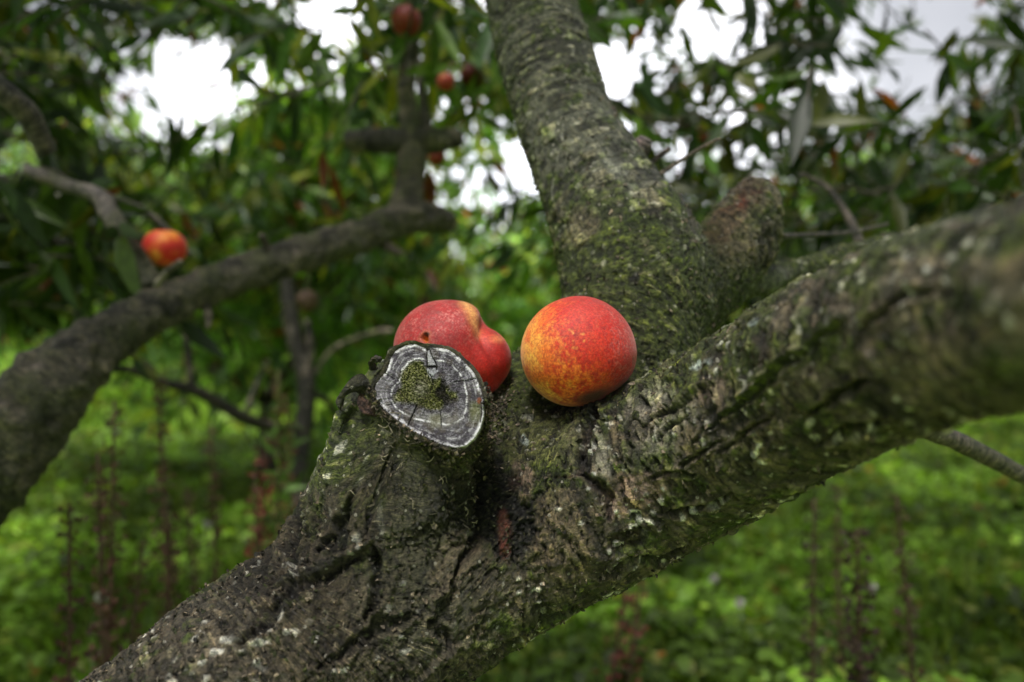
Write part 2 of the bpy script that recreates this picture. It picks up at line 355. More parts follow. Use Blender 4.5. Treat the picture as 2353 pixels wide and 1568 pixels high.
# --- colour
def C(*a): return np.array(a)
def lerp(c, t, k):
    t = np.asarray(t); return c*(1-k[:, None])+(t if t.ndim == 2 else t[None])*k[:, None]
col = np.tile(C(.105, .088, .064), (len(v), 1))
col = lerp(col, C(.150, .128, .098), ss(-0.2, 0.5, n_md)); col = lerp(col, C(.055, .045, .034), ss(0.0, 0.6, fbm(v*30, 80, 3)))
col = lerp(col, C(.16, .16, .125), W_up*ss(620, 300, py)*0.85); col = lerp(col, C(.035, .035, .024), W_up*ss(620, 400, py)*ss(.05, .45, -vn(np.column_stack([bk[:, 0]*170, bk[:, 1]*34, bk[:, 2]]), 52))*.8)
moss_bias = (0.25+0.55*ss(0.0, 0.8, NR[:, 2])*ss(1150, 900, py)*limb_main+0.75*swz+0.45*W_up*ss(350, 560, py)-.12*W_up*ss(500, 200, py)
  +0.9*np.exp(-((px-790)/70)**2-((py-1010)/110)**2)+0.5*np.exp(-((px-1250)/150)**2-((py-1010)/75)**2)+0.45*np.exp(-((px-1230)/70)**2-((py-1130)/40)**2)
  +0.5*np.exp(-((px-1750)/260)**2-((py-800)/80)**2)-0.35*lowleft)
moss_n = fbm(v*38, 90, 3)+0.6*fbm(v*160, 93, 2); moss = ss(0.02, 0.5, moss_n+moss_bias-0.22)
mcol = np.tile(C(.066, .092, .016), (len(v), 1)); mcol = lerp(mcol, C(.14, .17, .035), ss(0.0, 0.6, n_xh+n_hi*0.5)); mcol = lerp(mcol, C(.022, .032, .010), ss(0.1, 0.6, -n_xh))
col = col*(1-0.78*moss[:, None])+mcol*0.78*moss[:, None]
disp += 0.0007*moss*n_xh+0.0004*moss
def patch(cx, cy, rx, ry, ang, c, k=1.0, edge=0.5, lw=None):
    global col
    a = R(ang); dx, dy = wx-cx, wy-cy; e = np.hypot((dx*math.cos(a)+dy*math.sin(a))/rx, (-dx*math.sin(a)+dy*math.cos(a))/ry)
    m = ss(1+edge*0.5, 1-edge*0.5, e+0.25*n_hi)*front*(limb_main if lw is None else lw)*k; col = lerp(col, c, m); return m
TAN = C(.30, .235, .175); PINK = C(.34, .25, .215); PALE = C(.46, .42, .35); DARK = C(.012, .011, .010)
stone = 0.6+0.4*ss(-0.3, 0.3, st1)
patch(960, 1330, 120, 190, 12, C(.155, .150, .110), .55); patch(925, 1110, 75, 50, 10, C(.145, .150, .105), .6)
patch(1045, 1290, 42, 95, 28, TAN, .45); patch(960, 1250, 90, 40, 5, C(.22, .20, .15), .3)
patch(1460, 1130, 95, 42, -22, PINK, .75); patch(1200, 1100, 24, 50, -8, PINK, .65); patch(1290, 1240, 75, 115, -12, C(.24, .19, .13), .6)
patch(1250, 1010, 95, 60, 10, C(.19, .185, .10), .6); patch(1500, 925, 60, 30, -35, PALE, .5, 1.0); patch(1540, 975, 70, 26, -30, PALE, .45, 1.0)
patch(1640, 900, 50, 25, -30, PINK, .4, 1.0); patch(1500, 1025, 60, 20, -20, PALE, .3, 1.0); patch(1385, 1040, 14, 60, -12, PALE, .55)
for q in ((2110, 640, 70, 40), (2180, 790, 90, 50), (2060, 720, 50, 30), (1990, 830, 60, 34), (1850, 880, 60, 40), (2250, 620, 60, 30), (1760, 990, 60, 30), (2120, 880, 60, 26), (1930, 700, 30, 20)):
    patch(*q, -25, C(.30, .235, .205), .6, 1.1)
patch(1060, 1165, 80, 60, 15, C(.020, .019, .012), .75, .9); patch(1010, 1120, 55, 25, 15, C(.028, .026, .016), .6, .9)
m1 = patch(1146, 1160, 50, 125, -8, DARK, 1, .35); m2 = patch(1190, 1215, 34, 72, -5, DARK, 1, .4); m3 = patch(1165, 1225, 18, 56, -6, C(.20, .085, .066), .95, .8); m4 = patch(1175, 1110, 14, 22, 0, C(.10, .05, .035), .5)
canker = np.clip(m1+m2, 0, 1); disp -= 0.004*canker*(1-0.6*m3); disp += 0.0022*canker*n_xh+0.0014*canker*n_hi
m5 = patch(1450, 1240, 50, 17, -12, C(.035, .02, .016), .85, .6); disp -= 0.003*m5; disp += 0.002*np.clip(patch(1450, 1215, 62, 9, -12, C(.10, .08, .06), .4), 0, 1)
patch(1335, 520, 32, 50, 25, C(.24, .19, .155), .55, .8, W_up); patch(1425, 395, 60, 22, 45, C(.34, .34, .29), .45, 1.2, W_up); patch(1700, 545, 50, 40, -50, C(.26, .22, .15), .5, .8, W_up)
m6 = patch(1722, 440, 34, 36, -20, C(.12, .04, .028), .8, .9, W_up); bs = wk['broken']*ss(640, 580, py); disp += bs*(.0035*n_md+.0022*n_hi); patch(1735, 425, 22, 20, 0, C(.03, .015, .014), .6, .6, W_up); patch(1760, 560, 34, 60, 20, C(.03, .022, .018), .85, .6, W_up); disp -= 0.002*m6
patch(1780, 640, 50, 22, -10, C(.27, .26, .24), .6, .8, W_up); patch(1825, 648, 34, 12, -12, C(.50, .52, .50), .9, .4)
for q in ((1610, 845), (1635, 840), (1745, 745), (1748, 738), (1600, 852), (1200, 1000), (1206, 1006)): patch(q[0], q[1], 11, 6, -20, C(.5, .55, .52), .8, .5)
patch(1460, 650, 8, 15, 15, C(.01, .01, .01), .9, .3, W_up)
patch(1335, 935, 75, 14, -6, DARK, .95, .6); patch(1220, 915, 70, 16, 4, C(.02, .02, .012), .9, .8)  # first patch paints the right peach's contact shadow onto the bark
def groove(pts, wpx, depth, c=DARK, k=0.9, lw=None, ridge=0.0, taper=True, jit=1.0):
    if pts[0][1] > 1130 and depth > .0045: depth *= .6; k *= .85; jit = 1.6
    """a fissure or, with negative depth, a raised ridge"""
    global col, disp
    ux, uy = px+(wx-px)*jit, py+(wy-py)*jit
    d, t = seg_dist(ux, uy, pts); ww = wpx*(np.clip(np.sin(np.pi*np.clip(t, 0.02, 0.98)), 0.15, 1)**0.5 if taper else 1)*(1+0.35*n_hi)
    m = ss(1.15, 0.35, d/ww)*front*(limb_main if lw is None else lw); disp -= depth*m; col = lerp(col, c, m*k)
    if ridge: rr = np.exp(-((d/ww-1.6)/0.5)**2)*front*(limb_main if lw is None else lw); disp += ridge*rr; col = lerp(col, C(.24, .20, .15), rr*0.35)
groove([(1372, 935), (1350, 985), (1338, 1040), (1335, 1090)], 19, .006, C(.045, .030, .024), .9, ridge=.0016, jit=.4)
groove([(1375, 940), (1372, 1000), (1360, 1060), (1350, 1100)], 6, .003, C(.012, .008, .008), .9, jit=.4)
groove([(1340, 1090), (1375, 1115), (1400, 1150), (1405, 1190)], 16, .004, C(.030, .018, .014), .85, ridge=.001)
groove([(1110, 1010), (1108, 1080), (1112, 1160), (1090, 1240), (1050, 1330)], 13, .006, C(.012, .010, .008), .8)
groove([(1270, 1100), (1310, 1098), (1345, 1092)], 6, .002, C(.04, .015, .01), .7)
groove([(640, 1345), (700, 1320), (760, 1290), (800, 1265), (850, 1240)], 15, -.005, C(.05, .05, .045), .5)
groove([(640, 1365), (705, 1340), (765, 1312), (815, 1283)], 12, .007)
groove([(800, 1155), (790, 1200), (770, 1250), (735, 1275)], 17, .007, C(.012, .012, .011), .9, ridge=.002)
groove([(840, 1110), (842, 1160), (838, 1230)], 9, .004, C(.02, .018, .017), .8, ridge=.002)
groove([(805, 1150), (850, 1140), (880, 1150)], 8, .004)
groove([(850, 1250), (872, 1320), (875, 1380), (855, 1430)], 17, .008, C(.010, .010, .009), .95, ridge=.0025)
groove([(560, 1480), (610, 1420), (640, 1370)], 20, .008, C(.014, .012, .010), .9, ridge=.003)
groove([(700, 1140), (690, 1200), (660, 1260), (690, 1330)], 16, .006, C(.014, .012, .010), .9, ridge=.003)
groove([(1040, 1330), (1010, 1420), (1035, 1490)], 15, .006, C(.02, .016, .013), .7, ridge=.002)
groove([(730, 1530), (820, 1480), (880, 1440), (960, 1420)], 14, .005, C(.02, .018, .015), .8, ridge=.002)
groove([(1080, 1540), (1160, 1480), (1210, 1450)], 12, .004, C(.03, .024, .02), .7, ridge=.002)
groove([(1220, 1440), (1265, 1405), (1320, 1395)], 22, .006, C(.010, .008, .007), .95)
groove([(960, 1560), (1040, 1500), (1090, 1470)], 16, -.004, C(.13, .11, .085), .5)
# strokes running up the heavy limb
for pts, wd, dp in (([(1475, 975), (1530, 945), (1590, 925)], 6, .003), ([(1600, 1010), (1700, 930), (1800, 850), (1930, 745)], 11, .0045), ([(1640, 1050), (1720, 990), (1790, 950)], 6, .003),
  ([(1560, 1065), (1620, 1040), (1660, 1010)], 7, .003), ([(1700, 760), (1790, 700), (1860, 650)], 9, .003), ([(1520, 1000), (1545, 975), (1575, 965)], 6, .003), ([(1510, 1100), (1560, 1085), (1600, 1090)], 8, .003),
  ([(1380, 1330), (1440, 1290), (1520, 1280), (1600, 1235)], 12, .004), ([(1520, 1190), (1590, 1170), (1680, 1130)], 10, .004), ([(1850, 960), (1930, 900), (2010, 880)], 12, .004), ([(1980, 760), (2080, 690), (2160, 660)], 12, .004), ([(1880, 1020), (1960, 985), (2050, 960)], 14, .005)):
    groove(pts, wd, dp, C(.016, .018, .010), .75, ridge=.0012)
groove([(1545, 930), (1580, 905), (1640, 870)], 8, -.0025, C(.12, .13, .04), .5); groove([(1615, 1000), (1710, 915), (1810, 835), (1940, 728)], 12, -.004, C(.11, .13, .03), .6)
groove([(1480, 895), (1560, 850), (1640, 790)], 14, -.003, C(.12, .12, .06), .4)
RG = np.random.default_rng(11)
for q in range(170):     # short transverse cuts across the front of the heavy limb
    cx = RG.uniform(1170, 1750); top = 930-(max(cx-1300, 0))*0.42; cy = RG.uniform(top+25, top+390); ln = RG.uniform(8, 34); a = R(72+RG.normal(0, 7)-(cx-1200)*0.018)
    groove([(cx-ln*math.cos(a)/2, cy-ln*math.sin(a)/2), (cx+ln*math.cos(a)/2, cy+ln*math.sin(a)/2)], RG.uniform(2.6, 5.2), .0022, C(.016, .014, .010), .85, jit=.25)
for q in range(46):      # cross cuts on the stub
    cx = RG.uniform(850, 1060); cy = RG.uniform(1060, 1480); ln = RG.uniform(14, 50); a = R(10+RG.normal(0, 8))
    groove([(cx-ln*math.cos(a)/2, cy-ln*math.sin(a)/2), (cx+ln*math.cos(a)/2, cy+ln*math.sin(a)/2)], RG.uniform(2, 4.5), .0014, C(.02, .018, .013), .75, jit=.4)
col = lerp(col, C(.014, .013, .011), crk*0.6*limb_main+crk*0.45*W_up); col = lerp(col, C(.018, .016, .013), ss(0.6, 1.0, fiss)*rough_m.clip(0, 1)*0.7*limb_main)
col = lerp(col, C(.30, .31, .19), bead*0.8*W_up*ss(700, 450, py)); col = lerp(col, C(.30, .27, .19), len_b*0.40)
speck = ss(0.52, 0.72, vn(v*230, 101))*ss(-0.2, 0.4, vn(v*60, 102)); col = lerp(col, C(.66, .63, .56), speck*0.7*(1-canker)*(1-.5*W_up)); disp += 0.0008*speck  # pale specks painted into the bark colour as silvery glints
speck2 = ss(0.62, 0.8, vn(v*110, 104)); col = lerp(col, C(.34, .31, .25), speck2*0.3*limb_main*ss(1500, 1800, px+0.5*(py-900)*(px < 1200)*1.0)); disp += 0.0016*speck2*W_rt  # larger flecks on the right limb, painted as blurred glints
# --- keep the stub's rim: shape the last centimetres to the outline of the cut, then clamp on the plane
v = v+NR*disp[:, None]
u_, w__, h_ = (v-FC)@FU, (v-FC)@FV, (v-FC)@FN
th = np.arctan2(w__, u_); rad = np.hypot(u_, w__); Rf = face_R(th); isst = (LAB == KEYS.index('pruned')) & (h_ > -0.05)
near = ss(-0.024, -0.004, h_)*isst
rimn = 1+0.05*fbm(np.column_stack([np.cos(th)*6, np.sin(th)*6, h_*120]), 120, 3)
tgt = Rf*1.045*rimn+0.0010; base_r = np.maximum(rad, 1e-4)
sc_ = 1+(np.clip(tgt/base_r, 0.55, 1.15)-1)*near*(rad > .6*Rf); v = FC+FU*(u_*sc_)[:, None]+FV*(w__*sc_)[:, None]+FN*h_[:, None] if False else np.where(isst[:, None], FC+FU*(u_*sc_)[:, None]+FV*(w__*sc_)[:, None]+FN*h_[:, None], v)
u_, w__ = (v-FC)@FU, (v-FC)@FV; rad = np.hypot(u_, w__)
lim = 0.0008+0.0014*fbm(np.column_stack([np.cos(th)*9, np.sin(th)*9, rad*300]), 121, 3)
lim = np.where(rad < Rf*1.0, -0.003, lim); over = isst & (h_ > lim); v = np.where(over[:, None], v+FN*(lim-h_)[:, None], v)
bt = P(1716, 452, .712); bn = np.array([-.42, -.72, .55]); bn /= np.linalg.norm(bn); hb = (v-bt)@bn; mb = (LAB == KEYS.index('broken')) & (py < 560) & (hb > 0); v = np.where(mb[:, None], v-bn*(hb-.0012*n_hi-.0008*n_xh)[:, None], v)
kb = (LAB == KEYS.index('broken'))*ss(640, 590, py)*ss(-.5, .3, n_hi+n_md); col = lerp(col, C(.20, .17, .12), kb*.7); col = lerp(col, C(.15, .10, .075), mb*.5); col = lerp(col, C(.23, .055, .028), mb*ss(-.3, .3, n_hi+.6*n_md)*ss(500, 450, py)*.85); col = lerp(col, C(.03, .014, .012), mb*ss(455, 415, py)*.8)
col = lerp(col, C(.06, .055, .03), near*0.6)
lum = col.mean(1)[:, None]; col = lum+(col-lum)*1.12; col = col*np.array([.95, 1.0, 1.06]); col = .085*(np.clip(col, .003, 1)/.085)**1.28*.80; col = np.clip(col, 0.002, 0.6)
# --- vertex normals of the whole sheet, then one part per limb
def vnormals(v, F):
    n = np.cross(v[F[:, 2]]-v[F[:, 0]], v[F[:, 3]]-v[F[:, 1]]); vnm = np.zeros_like(v)
    for k in range(4): np.add.at(vnm, F[:, k], n)
    return vnm/(np.linalg.norm(vnm, axis=1)[:, None]+1e-12)
VN = vnormals(v, F)
TREE = empty('peach_tree', (-.42, .5, 0), 'gnarled mossy peach tree whose pruned fork holds two ripe peaches', 'tree')
PART = {'trunk': ('trunk', None), 'right': ('limb', 'thick mossy limb rising to the right'), 'upright': ('limb', 'leaning upright limb with rows of green lenticels'), 'pruned': ('pruned_stub', None),
        'broken': ('broken_stub', 'short broken stub with a reddish tip'), 'low': ('branch', 'pale smooth branch below the broken stub')}
fl = LAB[F[:, 0]]; stub = None
for i, k in enumerate(KEYS):
    ff = F[fl == i]; used = np.unique(ff); remap = np.full(len(v), -1); remap[used] = np.arange(len(used))
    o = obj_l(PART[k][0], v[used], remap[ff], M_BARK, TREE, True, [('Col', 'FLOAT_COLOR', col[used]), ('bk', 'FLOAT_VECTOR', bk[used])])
    o.data.normals_split_custom_set_from_vertices(VN[used].tolist())
    if PART[k][1]: o['label'] = PART[k][1]
    if k == 'pruned': stub = o
def child_l(name, v_, f_, m_, part, attrs=(), smooth=True):
    o = obj_l(name, np.asarray(v_)-np.array(TREE.location), f_, m_, None, smooth, attrs); o.parent = part; return o
# ------------------------------------------------------------------ the cut face with its rings
def cut_face():
    nt_, nr = 520, 200; th = np.linspace(-math.pi, math.pi, nt_, endpoint=False); rr = np.linspace(0.0, 1.0, nr)
    T, Q = np.meshgrid(th, rr, indexing='ij'); T = T.ravel(); Q = Q.ravel(); Rr = face_R(T)*1.0
    w3 = FC+FU*(np.cos(T)*Rr*Q)[:, None]+FV*(np.sin(T)*Rr*Q)[:, None]
    px, py, _ = proj(w3); zx, zy = (px-804.3)/0.2382, (py-718.1)/0.2382
    q3 = np.column_stack([zx, zy, 0*zx]); wob = 12*fbm(q3/70, 200, 2)+6*fbm(q3/16, 202, 3); wob2 = 10*fbm(q3/60+50, 204, 2)+5*fbm(q3/14, 206, 2)
    heart = [(510,560),(560,495),(620,460),(690,475),(730,540),(790,660),(830,640),(870,620),(905,690),(960,760),(1030,770),(1040,840),(960,860),(900,900),(860,945),(730,930),(640,880),(430,860),(420,800),(490,710),(480,640)]
    ring1 = [(720,450),(640,440),(560,480),(500,560),(488,640),(440,700),(400,740),(400,850),(440,920),(520,980),(640,1030),(780,1055),(930,1082),(1020,1070),(1090,1010),(1120,920),(1128,800),(1105,680),(1050,575),(980,500),(900,465),(830,462)]
    dh = poly_sd(zx+wob, zy+wob2, heart); d1 = poly_sd(zx+wob*.5, zy+wob2*.5, ring1); do = poly_sd(zx, zy, [((a-804.3)/.2382, (b-718.1)/.2382) for a, b in FACE])
    rel = np.clip((d1+wob*.8)/(d1-do+1e-6), -1, 1.2)          # 0 on the inner ring, 1 at the rim
    n1 = fbm(q3/9, 210, 3); n2 = fbm(q3/45, 213, 2)
    ray = fbm(np.column_stack([T*38, Q*2.5, 0*T]), 216, 2)
    col = np.tile(np.array([.040, .034, .046]), (len(T), 1)); col = lerp(col, (.22, .21, .245), ss(-.2, .5, n1+.8*n2)*.75); col = lerp(col, (.04, .036, .046), ss(0, .5, ray)*.4)
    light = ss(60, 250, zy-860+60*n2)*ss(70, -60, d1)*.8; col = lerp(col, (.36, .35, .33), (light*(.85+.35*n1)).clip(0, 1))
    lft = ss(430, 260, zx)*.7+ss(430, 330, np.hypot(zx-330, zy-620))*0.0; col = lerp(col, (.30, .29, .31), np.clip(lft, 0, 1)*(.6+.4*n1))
    def ring(x, wd, k):
        nonlocal col; col = lerp(col, (.78, .77, .82), ss(wd*1.5, 0, np.abs(x))*k*(.65+.9*n1+1.3*n2).clip(0, 1))
    ring(d1, 9, 1.0); ring(do+16+6*n2+wob*.5, 16, 1.0); ring(do+3, 6, .45)
    ring((rel-.30-.06*n2)*90, 4, .30*(1)); ring((rel-.60-.05*n2)*90, 4, .38)
    grn = ss(0, 80, zy-830)*ss(1120, 1190, zx)*ss(1290, 1230, zx)*ss(1150, 950, zy); col = lerp(col, (.15, .16, .06), grn*.7)
    g2 = ss(740, 800, zx)*ss(900, 860, zx)*ss(960, 1010, zy)*ss(1150, 1060, zy); col = lerp(col, (.20, .20, .11), g2*.5)
    hm = ss(22, -22, dh+28*n1)*.95; mc = np.tile(np.array([.11, .12, .025]), (len(T), 1)); mc = lerp(mc, (.40, .39, .16), ss(.05, .5, n1)); mc = lerp(mc, (.014, .018, .006), ss(.05, .5, -n1))
    ctr = np.exp(-((zx-680)/75)**2-((zy-740)/90)**2); mc = lerp(mc, (.42, .40, .33), np.clip(ctr*1.0*(.6+n1), 0, 1)); mc = lerp(mc, (.50, .47, .40), ss(.5, .75, fbm(q3/11, 230, 2))*.8)
    col = lerp(col, mc, hm)
    dk = np.minimum(np.hypot((zx-870+wob*2)/60, (zy-770+wob2*2)/62), np.minimum(np.hypot((zx-930+wob)/38, (zy-840)/60), np.hypot((zx-900+wob)/30, (zy-690)/55))); col = lerp(col, (.016, .013, .016), ss(1.15, .85, dk)*.95)
    dk2 = np.hypot((zx-1005+wob)/38, (zy-842)/22); col = lerp(col, (.02, .018, .02), ss(1.15, .85, dk2)*.9)
    rot = np.hypot((zx-1245)/26, (zy-850)/32); col = lerp(col, (.20, .06, .02), ss(1.2, .6, rot+.3*n1)*.9)
    h = 0.0006*n1-0.0010*ss(6, -25, dh)+.0022*hm*n1+.0004*ray; col = lerp(col, (.05, .045, .03), ss(.99, 1.0, Q+.01*n2)*.8); col = lerp(col, (.10, .08, .05), ss(.1, .6, fbm(q3/60+9, 240, 2))*.35)
    def crack(pts, wd, dp=.002, c=(.008, .007, .008)):
        nonlocal h, col; d, t = seg_dist(zx+wob*.25, zy+wob2*.25, pts); m = ss(wd, wd*.45, d); h = h-dp*m; col = lerp(col, c, m*.97)
    wedge = in_poly(zx, zy, [(735, 370), (765, 360), (800, 420), (828, 505), (745, 510)]); col = lerp(col, (.42, .42, .45), wedge*(.7+.9*n1).clip(0, 1))
    wl = in_poly(zx, zy, [(740, 540), (840, 540), (850, 570), (810, 600), (800, 640), (770, 620), (740, 580)]); col = lerp(col, (.40, .41, .45), wl*(.6+.9*n1).clip(0, 1))
    crack([(735, 300), (738, 380), (740, 440), (742, 520)], 8, .004); crack([(765, 350), (785, 410), (815, 470), (830, 520)], 6, .004); crack([(740, 518), (790, 524), (832, 520), (832, 548)], 10, .004); crack([(735, 300), (748, 350)], 16, .005)
    crack([(770, 600), (795, 645), (800, 700), (770, 760)], 6, .002); crack([(645, 890), (610, 970), (580, 1030), (555, 1090)], 8, .003); crack([(870, 950), (876, 1020), (882, 1100)], 4); crack([(1000, 670), (1100, 658), (1220, 632)], 4)
    crack([(330, 580), (380, 610), (425, 640)], 4); crack([(1262, 860), (1268, 960), (1255, 1060)], 6, .0015, (.03, .02, .018)); crack([(350, 895), (430, 880)], 3); crack([(895, 420), (890, 590)], 3, .0008, (.03, .03, .035)); crack([(1000, 870), (1130, 900), (1260, 915)], 3, .0008)
    edge = ss(.985, 1.0, Q); h = h-.003*edge
    w3 = w3+FN*(h-.0004)[:, None]
    i = np.arange(nt_)[:, None]; j = np.arange(nr-1)[None]; i2 = (i+1) % nt_
    f = np.stack([i*nr+j, i*nr+j+1, i2*nr+j+1, i2*nr+j], -1).reshape(-1, 4)
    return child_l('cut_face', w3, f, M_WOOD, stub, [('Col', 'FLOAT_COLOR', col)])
cut_face()
# curled bark, loose flakes and fibres round the stub
def sheet(path, width_dir, wd, curl, seed, n=16, m=7):
    """a curled strip of bark with thickness"""
    path = catmull(path, n); wdv = np.asarray(width_dir, float); wdv /= np.linalg.norm(wdv); t = np.gradient(path, axis=0); nn = np.cross(t, wdv); nn /= np.linalg.norm(nn, axis=1)[:, None]+1e-9
    a = np.linspace(-1, 1, m); prof = 1-0.35*np.linspace(0, 1, n)
    G = path[:, None]+wdv*(a[None, :, None]*wd*prof[:, None, None])+nn[:, None]*(curl*(a**2)[None, :, None])
    G = G.reshape(-1, 3); q = fbm(G*400, seed, 2)[:, None]; G = G+np.repeat(nn, m, 0)*q*.0012; B = G-np.repeat(nn, m, 0)*.0011
    i = np.arange(n-1)[:, None]*m; j = np.arange(m-1)[None]; f = np.stack([i+j, i+j+1, i+m+j+1, i+m+j], -1).reshape(-1, 4); k = n*m
    e = [[a_, a_+1, k+a_+1, k+a_] for a_ in range(m-1)]+[[(n-1)*m+a_+1, (n-1)*m+a_, k+(n-1)*m+a_, k+(n-1)*m+a_+1] for a_ in range(m-1)]
    e += [[(a_+1)*m, a_*m, k+a_*m, k+(a_+1)*m] for a_ in range(n-1)]+[[a_*m+m-1, (a_+1)*m+m-1, k+(a_+1)*m+m-1, k+a_*m+m-1] for a_ in range(n-1)]
    return np.vstack([G, B]), np.vstack([f, f[:, ::-1]+k, np.array(e)])
for k, (pts, wd, cw, c, cu) in enumerate([
   ([(850, 895, .500), (832, 880, .494), (808, 885, .490), (788, 900, .488), (776, 920, .489), (779, 930, .492)], (0.2, .3, 1), .0065, (.050, .050, .030), .004),
   ([(862, 850, .498), (855, 835, .492), (860, 822, .488), (869, 824, .486), (868, 833, .488)], (.2, 1, .1), .0045, (.075, .065, .050), .001),
   ([(850, 905, .500), (838, 925, .492), (846, 950, .487), (862, 955, .486)], (1, .2, .2), .005, (.10, .06, .045), .003),
   ([(832, 940, .505), (806, 935, .498), (790, 950, .496), (776, 975, .497)], (.3, .5, 1), .007, (.055, .070, .022), .003)]):
    sv, sf = sheet([P(*p) for p in pts], wd, cw, cu, 300+k); child_l('bark_curl', sv, sf, M_BARK, stub, [('Col', 'FLOAT_COLOR', np.tile(np.array(c), (len(sv), 1))), ('bk', 'FLOAT_VECTOR', sv)])
# crumbs of bark and fibres scattered over the wood: one uncountable part
def crumbs():
    A = Acc(); ok = np.where((front > .3) & (px > -50) & (px < 2400) & (py > 150) & (py < 1600))[0]
    wgt = np.exp(-((np.hypot(px[ok]-985, py[ok]-910)-150)/32)**2)*6*(py[ok] > 880)+.45*lowleft[ok]+.25*limb_main[ok]+.18*W_up[ok]; wgt /= wgt.sum()
    pick = RNG.choice(ok, 5200, p=wgt)
    base = np.array([[-1, -.5, 0], [0, -.9, .25], [1, -.35, .1], [1.1, .4, .35], [.1, .8, .15], [-.9, .45, .3]])
    for n_, i in enumerate(pick):
        nn = VN[i]; a = RNG.normal(size=3); a -= nn*a.dot(nn); a /= np.linalg.norm(a); b = np.cross(nn, a); s = RNG.uniform(.0007, .0023)*(1.4 if RNG.random() < .1 else 1)
        tilt = RNG.uniform(0, 1.3); q = base*s*np.array([1, RNG.uniform(.3, .9), 1]); q = q+RNG.normal(size=(6, 3))*s*.2
        vv = v[i]+nn*.0004+q[:, :1]*(a*math.cos(tilt)+nn*math.sin(tilt))+q[:, 1:2]*b+q[:, 2:]*nn
        c = [(.10, .085, .06), (.05, .06, .02), (.30, .25, .19), (.17, .14, .10), (.03, .026, .02)][RNG.choice(5, p=[.34, .24, .12, .18, .12])]
        A.add(vv, np.array([[0, 1, 4, 5], [1, 2, 3, 4]]), c, vv)
    return A.build('bark_crumbs', M_BARK, TREE, False)
o = crumbs(); o['kind'] = 'stuff'
def fibres():
    A = Acc(); ok = np.where((front > .3) & (np.abs(py-1080) < 130) & (px > 780) & (px < 1110) & (np.hypot(px-985, py-910) > 145))[0]
    for i in RNG.choice(ok, 50):
        nn = VN[i]; a = RNG.normal(size=3); a -= nn*a.dot(nn); a /= np.linalg.norm(a); b = np.cross(nn, a); ln = RNG.uniform(.003, .007)
        pts = [v[i], v[i]+a*ln*.4+nn*ln*.22, v[i]+a*ln*.8+nn*ln*.25+b*ln*RNG.normal()*.3, v[i]+a*ln+nn*ln*.02+b*ln*RNG.normal()*.5]
        vv, ff, bb = tube(catmull(pts, 7), np.full(7, RNG.uniform(.00012, .0003)), 4); A.add(vv, ff, (.30, .26, .18) if RNG.random() < .6 else (.08, .07, .05), bb)
    return A.build('bark_fibres', M_DRY, TREE)
fibres()['kind'] = 'stuff'
# ------------------------------------------------------------------ further limbs, twigs of the same tree
def px_tube(name, pts, sides, parent, colr, lump=.12, n=None, seed=1, material=None, fine_moss=True, label=None):
    a = np.array(pts, float); n = n or max(8, len(pts)*8); c = catmull(np.column_stack([P(a[:, 0], a[:, 1], a[:, 3]), a[:, 2]/FPX*a[:, 3]]), n)
    V, f, b = tube(c[:, :3], np.abs(c[:, 3]), sides, seed, lump)
    cc = np.tile(np.array(colr), (len(V), 1)); q = fbm(V*40, seed+7, 3); cc = lerp(cc, np.array(colr)*.22, ss(.0, .4, q)); cc = lerp(cc, (.28, .23, .20), ss(.25, .5, fbm(V*30, seed+17, 3))*.8)
    if fine_moss: cc = lerp(cc, (.07, .085, .025), ss(-.1, .5, fbm(V*25, seed+27, 2))*.6)
    o = obj_l(name, V, f, material or M_BARK, parent, True, [('Col', 'FLOAT_COLOR', cc), ('bk', 'FLOAT_VECTOR', b)])
    if label: o['label'] = label
    return o
GREY = (.105, .095, .070)
px_tube('limb', [(-700, 2700, 150, .80), (-620, 2000, 140, .82), (-430, 1560, 128, .85), (-200, 1260, 116, .88), (-40, 1080, 106, .92), (100, 910, 92, .97), (235, 785, 62, 1.05), (400, 693, 47, 1.13), (550, 632, 43, 1.2), (700, 583, 42, 1.27), (820, 545, 38, 1.32), (930, 503, 38, 1.37), (990, 500, 33, 1.4), (1035, 512, 24, 1.42), (1046, 514, 10, 1.42)],
        56, TREE, GREY, .24, 380, 3, label='low limb sweeping across on the left')
px_tube('branch', [(960, 530, 30, 1.38), (935, 480, 38, 1.38), (942, 420, 33, 1.39), (948, 340, 32, 1.4), (940, 260, 24, 1.42), (935, 190, 20, 1.43), (950, 90, 13, 1.45), (955, 0, 11, 1.47), (960, -120, 9, 1.5)], 26, TREE, GREY, .18, 120, 4, label='upright branch on the left limb')
px_tube('branch', [(800, 326, 24, 1.42), (850, 322, 27, 1.41), (940, 325, 30, 1.40), (1010, 322, 27, 1.42), (1055, 318, 20, 1.45)], 22, TREE, (.05, .045, .038), .2, 60, 5, label='dark crosswise stub on the upright branch')
px_tube('branch', [(990, 320, 14, 1.43), (975, 260, 12, 1.46), (965, 180, 9, 1.5), (955, 90, 7, 1.54)], 12, TREE, GREY, .1, 30, 6)
px_tube('branch', [(350, 660, 27, 1.12), (322, 608, 26, 1.13), (285, 545, 23, 1.15), (250, 490, 22, 1.17), (228, 452, 20, 1.18), (150, 425, 16, 1.2), (60, 390, 15, 1.2)], 18, TREE, (.17, .15, .15), .1, 60, 7, label='pale grey branch beside the small orange peach')
px_tube('branch', [(228, 452, 14, 1.18), (290, 470, 12, 1.25), (350, 500, 10, 1.3), (440, 590, 7, 1.34)], 12, TREE, (.12, .10, .09), .1, 30, 8)
px_tube('branch', [(360, 655, 9, 1.08), (385, 625, 8, 1.06), (415, 600, 6, 1.05)], 10, TREE, (.36, .31, .29), .1, 20, 9)
